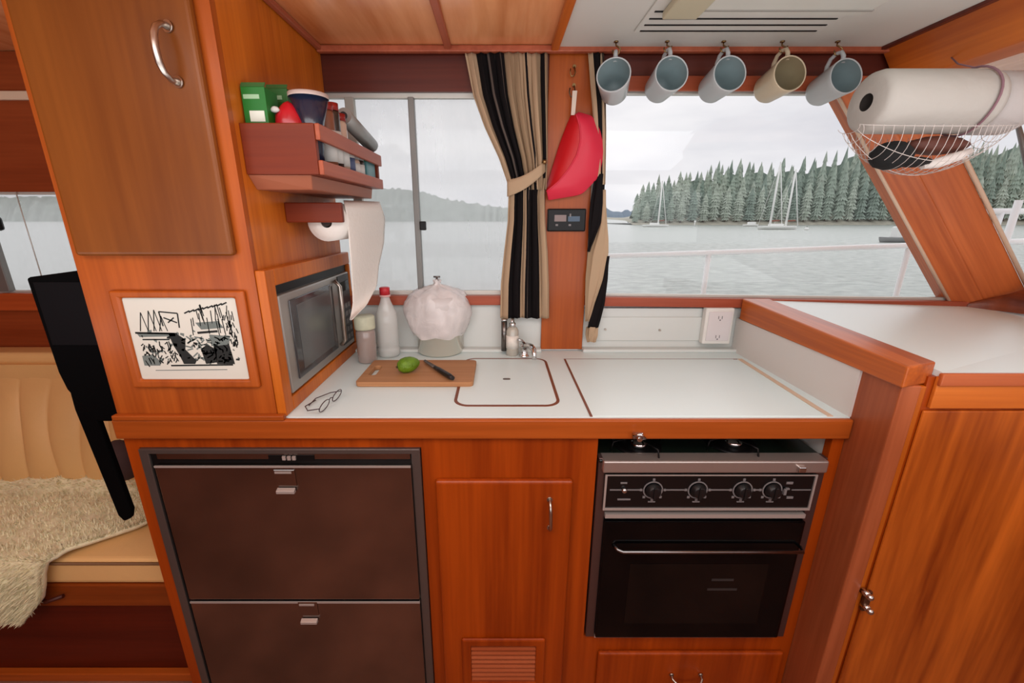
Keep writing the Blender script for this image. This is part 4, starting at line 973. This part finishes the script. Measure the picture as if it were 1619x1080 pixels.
# things held in the net
c = at(1408, 248, y=NY)
o = thing('knitted_hat', 'black ribbed hat bundled in the left end of the hammock net', 'cap', (c.x, NY, c.z-.03))
MB().ball((c.x, NY, c.z+.002), .036, (1.15, 1, .82), 3, jit=.03).build('crown', mat('cap_black', (18, 18, 19), .85, bump=.4, bscale=50), o)
MB().ball((c.x+.042, NY-.01, c.z-.012), .03, (1.2, .9, .35), 3, jit=.03).build('peak', MATS['cap_black'], o)
c = at(1480, 232, y=NY+.01)
o = thing('brown_pouch', 'dark brown leather pouch in the middle of the hammock net', 'pouch', (c.x, NY+.01, c.z-.03))
MB().ball((c.x, NY+.01, c.z+.002), .035, (1.9, .9, .55), 3, jit=.04).build('pouch_body', mat('brown_leather', (92, 48, 36), .6), o)
c = at(1505, 250, y=NY-.01)
o = thing('rolled_cloth', 'white rolled cloth lying along the bottom of the hammock net', 'cloth', (c.x, NY-.01, c.z-.01))
MB().tube([at(1458, 263, y=NY-.02), at(1485, 257, y=NY-.02), at(1515, 247, y=NY-.02), at(1535, 238, y=NY-.02)], [.006, .011, .010, .006], 12).build('cloth_roll', mat('white_cloth', (220, 212, 206), .9, bump=.3, bscale=60), o)

# ================================================================== SETTEE SIDE
st = thing('settee', 'tan upholstered settee on a dark red wooden base left of the galley', 'settee', (-1.7, 1.15, 0))
SY = .95
MB().box(-2.6, -.915, SY+.01, B-.004, 0, .335).build('base', WB, st)
MB().box(-2.6, -.915, SY-.004, SY+.012, .285, .362).build('front_rail', wood('settee_rail', (146, 68, 20), (108, 46, 12), 'x'), st, bevel=.004)
MB().box(-2.6, -.915, SY-.012, SY+.01, 0, .03).build('toe_board', WX, st, bevel=.003)
MB().tube([(-1.30, SY-.012, .318), (-1.27, SY-.026, .326), (-1.235, SY-.012, .332)], .006, 8).build('finger_pull', mat('dark_pull', (70, 24, 12), .5), st)
cu = MB().box(-2.6, -.918, SY-.006, 1.36, .364, .448).build('seat_cushion', TANV, st, bevel=.018, seg=4)
MB().tube([(-2.6, SY-.007, .440), (-.925, SY-.007, .440)], .004, 8).build('piping', mat('piping_brown', (120, 84, 50), .6), cu)
def back(u, v):
    x = -2.6+1.685*u; z = .45+.45*v
    pl = .022*abs(math.sin(u*math.pi*17))**.5
    yy = 1.27+.09*v-.035*math.sin(math.pi*min(1, v*1.02))**.5-pl*math.sin(math.pi*min(1, v+.08))
    return Vector((x+.006*math.sin(v*7+u*40), yy, z))
bk = MB().grid(back, 260, 14)
bko = bk.build('back_cushion', TANV, st, norm=False, solid=.01)
MB().box(-2.6, -.915, 1.32, B-.004, .45, .89).build('back_board', TANV, st)
MB().box(-2.6, -.915, 1.335, B-.002, .885, .925).build('top_roll', TANV, st, bevel=.016, seg=4)

# sheepskin
outl = [(-.2, 716), (0.0, 716)]
skn = thing('sheepskin', 'cream fluffy sheepskin throw draped over the settee seat and its front edge', 'throw', (-1.4, 1.1, .45))
import mathutils
# outline in plan: (s along x, t depth); drape profile over the front edge
def skin_pt(u, v):
    """u 0..1 left->right edge, v 0..1 from the settee back to the hanging tip"""
    L_ = v*.80
    flat = .31
    if v < .10:
        y = 1.245; z = .475+.05*(1-v/.10); 
        y = 1.245-.0*v
    t = v
    # right edge in x as a function of t
    redge = [(0, -1.05), (.12, -1.00), (.35, -1.085), (.55, -1.20), (.70, -1.235), (.85, -1.265), (1, -1.33)]
    ledge = [(0, -1.95), (.5, -2.0), (.72, -1.62), (.85, -1.50), (1, -1.38)]
    def ip(T, t):
        for i in range(len(T)-1):
            if t <= T[i+1][0]:
                k_ = (t-T[i][0])/(T[i+1][0]-T[i][0]); return T[i][1]*(1-k_)+T[i+1][1]*k_
        return T[-1][1]
    x = ip(ledge, t)*(1-u)+ip(redge, t)*u
    if t < .58:
        y = 1.255-(1.255-.945)*(t/.58); z = .462+.035*max(0, 1-t/.10)
    else:
        k_ = (t-.58)/.42; a = min(1, k_*3.2)*math.pi/2
        y = .945-.022*math.sin(a); z = .462-.022*(1-math.cos(a))-.165*max(0, k_-.15)/.85
    n_ = mathutils.noise.noise(Vector((x*7, y*7, z*7)))
    z += .010*n_+.004*mathutils.noise.noise(Vector((x*25, y*25, z*25)))
    if t >= .58: y -= .006+.008*abs(n_)
    return Vector((x, y, z+.004))
FUR = mat('sheepskin_fur', (246, 226, 186), .95, sheen=.3, var=.16, vscale=30)
MB().grid(skin_pt, 60, 70).build('pelt', FUR, skn, solid=.012, norm=False)
fur = MB(); rf = random.Random(11)
for k_ in range(15000):
    u, v = rf.random(), rf.random()
    if rf.random() < .1: u = .99+.01*rf.random()
    p = skin_pt(u, v); e1 = skin_pt(min(1, u+.01), v)-p if u < .99 else p-skin_pt(u-.01, v); e2 = skin_pt(u, min(1, v+.01))-p if v < .99 else p-skin_pt(u, v-.01)
    nn = e1.cross(e2); nn = -nn if nn.z < 0 and v < .58 else nn
    if v >= .58 and nn.y > 0: nn = -nn
    if nn.length < 1e-9: continue
    nn.normalize(); p = p+nn*.005
    d1 = Vector((rf.uniform(-1, 1), rf.uniform(-1, 1), rf.uniform(-1, .4))); w = d1.cross(nn)
    if w.length < 1e-4: continue
    w = w.normalized()*rf.uniform(.0015, .003); tip = p+nn*rf.uniform(.008, .018)+d1*rf.uniform(.004, .012)
    fur.poly([p-w, p+w, tip])
fur.build('fur_locks', FUR, skn, norm=False)['kind'] = 'stuff'
# small dark cushion between back and cabinet
c = at(192, 728, y=1.16)
o = thing('pillow', 'dark brown pillow tucked between the settee back and the galley cabinet', 'pillow', (c.x, 1.16, .47))
MB().ball((c.x, 1.16, c.z), .07, (.75, .55, 1.0), 3, jit=.01).build('cover', mat('dark_pillow', (66, 46, 44), .8, var=.2, vscale=20), o)
# black case hanging on the cabinet side
BY = .955
o = thing('black_case', 'tall flat black case with long narrow tail hung left of the tall cabinet', 'case', (-.98, BY, .54))
cs = [(-1.075, 1.230), (-.905, 1.252), (-.905, .890), (-.955, .868), (-1.012, .868), (-1.062, .955), (-1.07, 1.0)]
MB().prism([(x, BY, z) for x, z in cs], (0, .022, 0)).build('case_body', BLKF, o, bevel=.006)
MB().prism([(x, BY+.004, z) for x, z in ((-1.060, .955), (-1.012, .868), (-.995, .60), (-1.003, .575), (-1.022, .566), (-1.034, .585), (-1.062, .90))], (0, .016, 0)).build('tail_strap', BLKF, o, bevel=.004)
MB().box(-1.06, -.915, BY-.0015, BY, 1.07, 1.22).build('front_pocket', mat('black_pocket', (10, 9, 12), .6, spec=.15), o, bevel=.001)

# ================================================================== OUTSIDE
SEA = -.95
wm = bpy.data.materials.new('sea_water'); wm.use_nodes = True; nt = wm.node_tree; N = nt.nodes; L = nt.links; p = N['Principled BSDF']
p.inputs['Base Color'].default_value = lin((150, 160, 156)); p.inputs['Roughness'].default_value = .25; p.inputs['Specular IOR Level'].default_value = .6
tcn = N.new('ShaderNodeTexCoord'); mp = N.new('ShaderNodeMapping'); mp.inputs['Scale'].default_value = (1, 1.6, 1)
nz = N.new('ShaderNodeTexNoise'); nz.inputs['Scale'].default_value = 1.6; nz.inputs['Detail'].default_value = 8; nz.inputs['Roughness'].default_value = .65
L.new(tcn.outputs['Object'], mp.inputs[0]); L.new(mp.outputs[0], nz.inputs['Vector'])
bb = N.new('ShaderNodeBump'); bb.inputs['Strength'].default_value = .5; bb.inputs['Distance'].default_value = .25; L.new(nz.outputs['Fac'], bb.inputs['Height']); L.new(bb.outputs[0], p.inputs['Normal'])
cr = N.new('ShaderNodeValToRGB'); cr.color_ramp.elements[0].position = .35; cr.color_ramp.elements[1].position = .65
cr.color_ramp.elements[0].color = lin((148, 154, 147)); cr.color_ramp.elements[1].color = lin((194, 198, 190)); L.new(nz.outputs['Fac'], cr.inputs[0]); L.new(cr.outputs[0], p.inputs['Base Color'])
w = MB().poly([(-1500, 2.6, SEA), (1500, 2.6, SEA), (1500, 1800, SEA), (-1500, 1800, SEA)]); struct('water', w, wm)
# side deck of this boat
struct('side_deck', MB().box(-4, 5.5, 1.49, 2.35, .35, .42), WHITEGEL)

def pxd(u, d, z=SEA):   # ground point at forward distance d along the bearing of column u
    return Vector(((u-CX)/FPX*(d*cp-(z-EYE)*sp), d, z))
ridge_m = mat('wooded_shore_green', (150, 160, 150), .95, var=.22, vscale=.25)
def ridge(name, pts, d0, m, step=1.2, rough=1.2, depth=14):
    """pts: (x, height) along the shore; closed low hill with a bumpy tree-like skyline"""
    mb = MB(); rr = random.Random(5); top = []; bot = []; mid = []
    x = pts[0][0]
    while x <= pts[-1][0]:
        for i in range(len(pts)-1):
            if x <= pts[i+1][0]: t = (x-pts[i][0])/(pts[i+1][0]-pts[i][0]); h = pts[i][1]*(1-t)+pts[i+1][1]*t; break
        h2 = max(.2, h*(1+.0)+rough*rr.uniform(-1, 1)*min(1, h/4))
        dd = d0+rr.uniform(-2, 2)
        bot.append(Vector((x, dd, SEA-.2))); mid.append(Vector((x+rr.uniform(-.3, .3), dd+depth*.25, SEA+h2*.55))); top.append(Vector((x, dd+depth*.6, SEA+h2)))
        x += step
    B0 = [mb.bm.verts.new(q) for q in bot]; M0 = [mb.bm.verts.new(q) for q in mid]; T0 = [mb.bm.verts.new(q) for q in top]; K0 = [mb.bm.verts.new((q.x, d0+depth*1.5, SEA-.2)) for q in top]
    for i in range(len(B0)-1):
        for A_, B_ in ((B0, M0), (M0, T0), (T0, K0)): mb.bm.faces.new((A_[i], A_[i+1], B_[i+1], B_[i]))
    return struct(name, mb, m)
def bx(u, d): return pxd(u, d).x
D = 165
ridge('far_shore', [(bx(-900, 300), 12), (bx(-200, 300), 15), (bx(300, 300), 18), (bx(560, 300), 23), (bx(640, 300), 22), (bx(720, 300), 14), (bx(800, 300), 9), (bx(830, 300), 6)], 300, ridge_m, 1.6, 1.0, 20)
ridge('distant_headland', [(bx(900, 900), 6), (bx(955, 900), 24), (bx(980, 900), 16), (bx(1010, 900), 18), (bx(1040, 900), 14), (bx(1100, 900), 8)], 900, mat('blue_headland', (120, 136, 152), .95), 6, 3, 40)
# wooded island: low ground plus individual conifers
isl = MB()
DI = 150
i0, i1 = bx(1003, DI), bx(2300, DI)
n = 60
gr_ = []
for i in range(n+1):
    x = i0-1+(i1-i0+1)*i/n; h = 2.2*min(1, (i)/8)+.4*math.sin(i*1.7)
    gr_.append((x, max(.15, h)))
vb = [[isl.bm.verts.new((x, DI-1.5+.8*math.sin(k*2.1), SEA-.1)) for k, (x, h) in enumerate(gr_)], [isl.bm.verts.new((x, DI+1.0, SEA+.5)) for x, h in gr_],
      [isl.bm.verts.new((x, DI+8, SEA+h+1.2)) for x, h in gr_], [isl.bm.verts.new((x, DI+60, SEA+h+2)) for x, h in gr_]]
for r_ in range(3):
    for i in range(n): isl.bm.faces.new((vb[r_][i], vb[r_][i+1], vb[r_+1][i+1], vb[r_+1][i]))
struct('island_ground', isl, mat('shore_ground', (176, 172, 156), .95, var=.2, vscale=.6))
tg = [mat('conifer_hazed_a', (164, 178, 164), .95, var=.25, vscale=.8), mat('conifer_hazed_b', (182, 192, 178), .95, var=.25, vscale=.8), mat('conifer_hazed_c', (146, 162, 150), .95, var=.25, vscale=.8)]  # greens paled so that distance haze is put into the colour
bark = mat('bark_grey', (112, 100, 90), .9)
GT = 'conifers on the wooded island'
def make_conifer(seed, m):
    rr = random.Random(seed); o = thing('conifer_tree', 'haze-coloured conifer in the dense wood across the water', 'tree', (0, 0, -50), group=GT)
    MB().cyl((0, 0, -.3), (0, 0, 6), .25, .1, n=6).build('trunk', bark, o, local=True)
    mb = MB(); H = 10.0; layers = 11
    for i in range(layers):
        z0_ = 1.0+(H-1.6)*i/layers; r0 = (1.5*(1-(i/layers)**2.8)+.34)*rr.uniform(.8, 1.15); n_ = 11; hh = 1.45
        apex = mb.bm.verts.new((rr.uniform(-.1, .1), rr.uniform(-.1, .1), z0_+hh)); rim = []
        for k_ in range(n_*2):
            t = math.pi*k_/n_; r_ = r0*(rr.uniform(.85, 1.15) if k_ % 2 == 0 else rr.uniform(.5, .7))
            rim.append(mb.bm.verts.new((r_*math.cos(t), r_*math.sin(t), z0_-.35*(k_ % 2 == 0)+rr.uniform(-.15, .15))))
        for k_ in range(n_*2): mb.bm.faces.new((rim[k_], rim[(k_+1) % (n_*2)], apex))
    mb.build('foliage', m, o, local=True, norm=False)
    return o
protos = [make_conifer(s_, tg[s_ % 3]) for s_ in range(5)]
def skyline(u):    # skyline height (px row) by column, surveyed
    T = [(1003, 305), (1015, 290), (1035, 280), (1060, 272), (1100, 262), (1150, 252), (1200, 250), (1250, 248), (1300, 240), (1330, 225), (1365, 222), (1430, 230), (1500, 225), (1620, 205), (2300, 190)]
    for i in range(len(T)-1):
        if u <= T[i+1][0]: t = (u-T[i][0])/(T[i+1][0]-T[i][0]); return T[i][1]*(1-t)+T[i+1][1]*t
    return 190
rt = random.Random(21)
spots = []
for row in range(5):
    dd = DI+2.5+row*5.0; fr_ = (.62, .78, .9, 1.0, 1.0)[row]
    x = bx(1004, dd)+(row % 2)*1.9
    while x < bx(1672, dd):
        xr = x+rt.uniform(-.2, .2); d_ = dd+rt.uniform(-.5, .5); base_z = SEA+.6+row*.5
        ur = CX+FPX*xr/(d_*cp-(base_z-EYE)*sp)
        zt_ = at(ur, skyline(ur)+rt.uniform(-6, 12), y=d_).z
        spots.append((xr, d_, base_z, max(2.5, (zt_-base_z)*fr_*rt.uniform(.9, 1.04)))); x += 3.9
for i, (x_, d_, z_, h_) in enumerate(spots):
    s_ = h_/10; wd = rt.uniform(.96, 1.1)*min(1, .35+s_*.6)
    if i < 5: o = protos[i]; o.location = (x_, d_, z_); o.scale = (wd, wd, s_); o.rotation_euler = (0, 0, rt.uniform(0, 6))
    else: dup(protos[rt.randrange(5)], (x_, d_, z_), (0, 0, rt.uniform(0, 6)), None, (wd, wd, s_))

hillm = MB(); us = [1008+i*12 for i in range(60)]; hy = DI+24
hv = [[hillm.bm.verts.new(((u-CX)/FPX*(hy*cp-(SEA-EYE)*sp), hy+k_, z_)) for u in us for z_ in [SEA+.4 if k_ == 0 else (max(SEA+1, at(u, min(340, skyline(u)+24+5*math.sin(u*.13)), y=hy).z) if k_ == 4 else SEA+.4)]] for k_ in (0, 4, 14)]
for a_, b_ in ((0, 1), (1, 2)):
    for i in range(len(us)-1): hillm.bm.faces.new((hv[a_][i], hv[a_][i+1], hv[b_][i+1], hv[b_][i]))
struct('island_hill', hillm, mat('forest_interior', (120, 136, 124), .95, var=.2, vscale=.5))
# sailing boats
BH = mat('boat_white', (246, 246, 242), .5); MAST = mat('mast_pale', (250, 250, 246), .5); BRN = mat('sail_cover_brown', (140, 84, 66), .8)
def hull(mb, cx, cy, z, L_, w, h, mi=0):
    def fn(u, v):
        s_ = 2*u-1; wd = w/2*(1-abs(s_)**3.0)**.6*(1 if s_ < 0 else (1-.35*s_)); a = (v-.5)*math.pi
        return Vector((cx+s_*L_/2*(.92+.08*abs(math.sin(a))), cy+wd*math.sin(a), z+h*(1-.95*math.cos(a))+.12*h*s_*s_))
    mb.grid(fn, 20, 12)
    mb.poly([fn(k/20, 0) for k in range(21)]+[fn(1-k/20, 1) for k in range(21)][0:21])
def sailboat(label, u, v, L_, masts, hull_h=.9, yaw=0):
    c = at(u, v, z=SEA); o = thing('sailboat', label, 'sailboat', tuple(c))
    mb = MB(); hull(mb, c.x, c.y, SEA-.15, L_, L_*.28, hull_h); mb.build('hull', BH, o)
    MB().box(c.x-L_*.2, c.x+L_*.12, c.y-.6, c.y+.6, SEA+hull_h*.85, SEA+hull_h+.35).build('cabin', BH, o, bevel=.1)
    for (mu, mvt) in masts:
        b_ = at(mu, v, y=c.y); b_.z = SEA+hull_h; t_ = at(mu, mvt, y=c.y); xm = (mu-CX)/FPX*(c.y*cp-(SEA-EYE)*sp); 
        mt = MB().cyl((xm, c.y, SEA+hull_h*.8), (xm, c.y, t_.z), .22, .16, n=8).build('mast', MAST, o)
        MB().tube([(xm, c.y, t_.z), (xm+L_*.30, c.y, SEA+hull_h)], .09, 5).tube([(xm, c.y, t_.z), (xm-L_*.30, c.y, SEA+hull_h)], .03, 5).build('stay', MAST, mt)
        MB().cyl((xm, c.y, SEA+hull_h+.9), (xm-L_*.22 if False else xm+L_*.22, c.y, SEA+hull_h+1.0), .16, n=8).build('furled_sail', BRN, mt)
    return o
sailboat('white two-masted sailboat moored off the wooded shore, tallest masts in view', 1228, 363, 8.2, [(1216, 256), (1241, 268)], .8)
sailboat('white single-masted sailboat moored at the left tip of the island', 1036, 359, 7.0, [(1040, 286)], .7)
c = at(1192, 358, z=SEA); o = thing('motorboat', 'small white motorboat moored just left of the two-masted sailboat', 'boat', tuple(c))
mb = MB(); hull(mb, c.x-1, c.y, SEA-.1, 4.5, 1.6, .6); mb.build('hull', BH, o); MB().box(c.x-1.8, c.x+.2, c.y-.5, c.y+.5, SEA+.5, SEA+1.2).build('cabin', BH, o, bevel=.1)
c = at(1416, 383, z=SEA); o = thing('motorboat', 'white motorboat with dark inflatable collar seen left of the raking pillar', 'boat', tuple(c))
mb = MB(); hull(mb, c.x, c.y, SEA-.1, 3.4, 1.3, .55); mb.build('hull', mat('grey_inflatable', (150, 150, 150), .6), o); MB().box(c.x-.4, c.x+.9, c.y-.4, c.y+.4, SEA+.35, SEA+1.5).build('cabin', BH, o, bevel=.12)
c = at(1275, 364, z=SEA); o = thing('mooring_buoy', 'round white mooring buoy right of the two-masted sailboat', 'buoy', tuple(c))
MB().ball((c.x, c.y, SEA+.2), .40, (1, 1, .9), 2).build('float', BH, o); MB().cyl((c.x, c.y, SEA+.5), (c.x, c.y, SEA+.75), .06, n=8).build('ring_post', ALUD, o)
c = at(1098, 358, z=SEA); o = thing('channel_marker', 'thin white marker pole standing in the water between the sailboats', 'marker', tuple(c))
MB().cyl((c.x, c.y, SEA-.1), (c.x, c.y, SEA+1.4), .12, n=8).build('pole', BH, o); MB().box(c.x-.25, c.x+.25, c.y-.05, c.y+.05, SEA+1.2, SEA+1.6).build('board', BH, o)

# guard rail on the side deck
gr = thing('guard_rail', 'white tubular guard rail along the side deck outside the windows', 'rail', (1.2, 2.0, .42))
RW = mat('rail_white', (250, 252, 252), .3, spec=.8)
ry = 2.0
p0, p1, p2 = at(965, 405, y=ry), at(1200, 397, y=ry), at(1440, 388, y=ry)
MB().tube([(p0.x-.2, ry, p0.z-.002), p0, p1, p2, p2+(p2-p1)*.9, p2+(p2-p1)*1.6+Vector((0, 0, .03))], .012, 12).build('top_rail', RW, gr)
for uu, vv in ((1118, 420), (1436, 395)):
    q = at(uu, vv, y=ry); MB().cyl((q.x, ry, .42), (q.x, ry, p1.z+(q.x-p1.x)*.035), .012, n=12).build('stanchion', RW, gr)
q = at(1597, 360, y=ry); MB().cyl((q.x, ry, .42), (q.x, ry, q.z+.12), .014, n=12).build('stanchion', RW, gr)
q0_, q1_ = at(1562, 334, y=2.3), at(1700, 334, y=2.3)
o = thing('bow_rail', 'white bow rail with two bars seen through the windscreen', 'rail', (q0_.x, 2.3, .42))
MB().tube([q0_, q1_], .015, 10).build('top_rail', RW, o)
q2_, q3_ = at(1592, 382, y=2.3), at(1700, 384, y=2.3)
MB().tube([q2_, q3_], .015, 10).build('lower_rail', RW, o)
q = at(1580, 345, y=2.3); MB().tube([(q.x, 2.3, q0_.z), (q.x-.02, 2.3, .42)], .014, 10).build('stanchion', RW, o)
# foredeck and wiper outside the windscreen
struct('fore_deck', MB().box(2.2, 5.5, -1.6, 1.5, .35, .55), WHITEGEL)
a, b = at(1583, 200, x=1.62 if False else None, y=1.36), at(1613, 312, y=1.36)
o = thing('windscreen_wiper', 'grey windscreen wiper arm outside the windscreen at the picture edge', 'wiper', tuple(b))
MB().tube([a+Vector((.05, .0, 0)), b+Vector((.05, 0, 0))], [.006, .012], 8).build('arm', ALUD, o)
MB().box(b.x+.036, b.x+.064, 1.352, 1.37, b.z-.02, b.z+.03).build('pivot', ALUD, o, bevel=.003)

# ================================================================== LIGHT
wd = bpy.data.worlds.new('overcast'); bpy.context.scene.world = wd; wd.use_nodes = True; nt = wd.node_tree; N = nt.nodes; L = nt.links
bg = N['Background']; bg.inputs['Strength'].default_value = 1.12
tcn = N.new('ShaderNodeTexCoord'); sx_ = N.new('ShaderNodeSeparateXYZ'); L.new(tcn.outputs['Generated'], sx_.inputs[0])
mp = N.new('ShaderNodeMapping'); mp.inputs['Scale'].default_value = (1, 1, 4.5); L.new(tcn.outputs['Generated'], mp.inputs[0])
nz = N.new('ShaderNodeTexNoise'); nz.inputs['Scale'].default_value = 2.2; nz.inputs['Detail'].default_value = 5; nz.inputs['Roughness'].default_value = .55; L.new(mp.outputs[0], nz.inputs['Vector'])
cr = N.new('ShaderNodeValToRGB'); cr.color_ramp.elements[0].position = .3; cr.color_ramp.elements[0].color = lin((212, 212, 218)); cr.color_ramp.elements[1].position = .65; cr.color_ramp.elements[1].color = lin((240, 238, 240))
L.new(nz.outputs['Fac'], cr.inputs[0]); L.new(cr.outputs[0], bg.inputs[0])
def area(name, loc, rot, sx, sy, power, col=(1, 1, 1)):
    l = bpy.data.lights.new(name, 'AREA'); l.shape = 'RECTANGLE'; l.size = sx; l.size_y = sy; l.energy = power; l.color = col
    o = bpy.data.objects.new(name, l); C.objects.link(o); o.location = loc; o.rotation_euler = rot; return o
area('opposite_window_light', (0, -1.5, 1.40), (R(90), 0, 0), 4.0, .55, 13, (.97, 1, 1.03))
area('overhead_fill_light', (.1, .15, 1.79), (R(14), 0, 0), 2.2, .9, 22, (.97, 1, 1.02))  # added soft fill above the camera; no lamp hangs here
area('upward_fill_light', (.1, .0, 1.0), (R(172), 0, 0), 3.4, .9, 24, (.98, 1, 1.01))  # added fill aimed upward to brighten the ceiling; not a real lamp
sl_ = bpy.data.lights.new('soft_sun', 'SUN'); sl_.energy = .45; sl_.angle = R(50); sl_.color = (.97, .99, 1)
so_ = bpy.data.objects.new('soft_sun', sl_); C.objects.link(so_); so_.rotation_euler = Vector((-.55, -.75, -.62)).to_track_quat('-Z', 'Y').to_euler()
bpy.context.scene.view_settings.view_transform = 'Standard'
bpy.context.scene.view_settings.exposure = 0.0
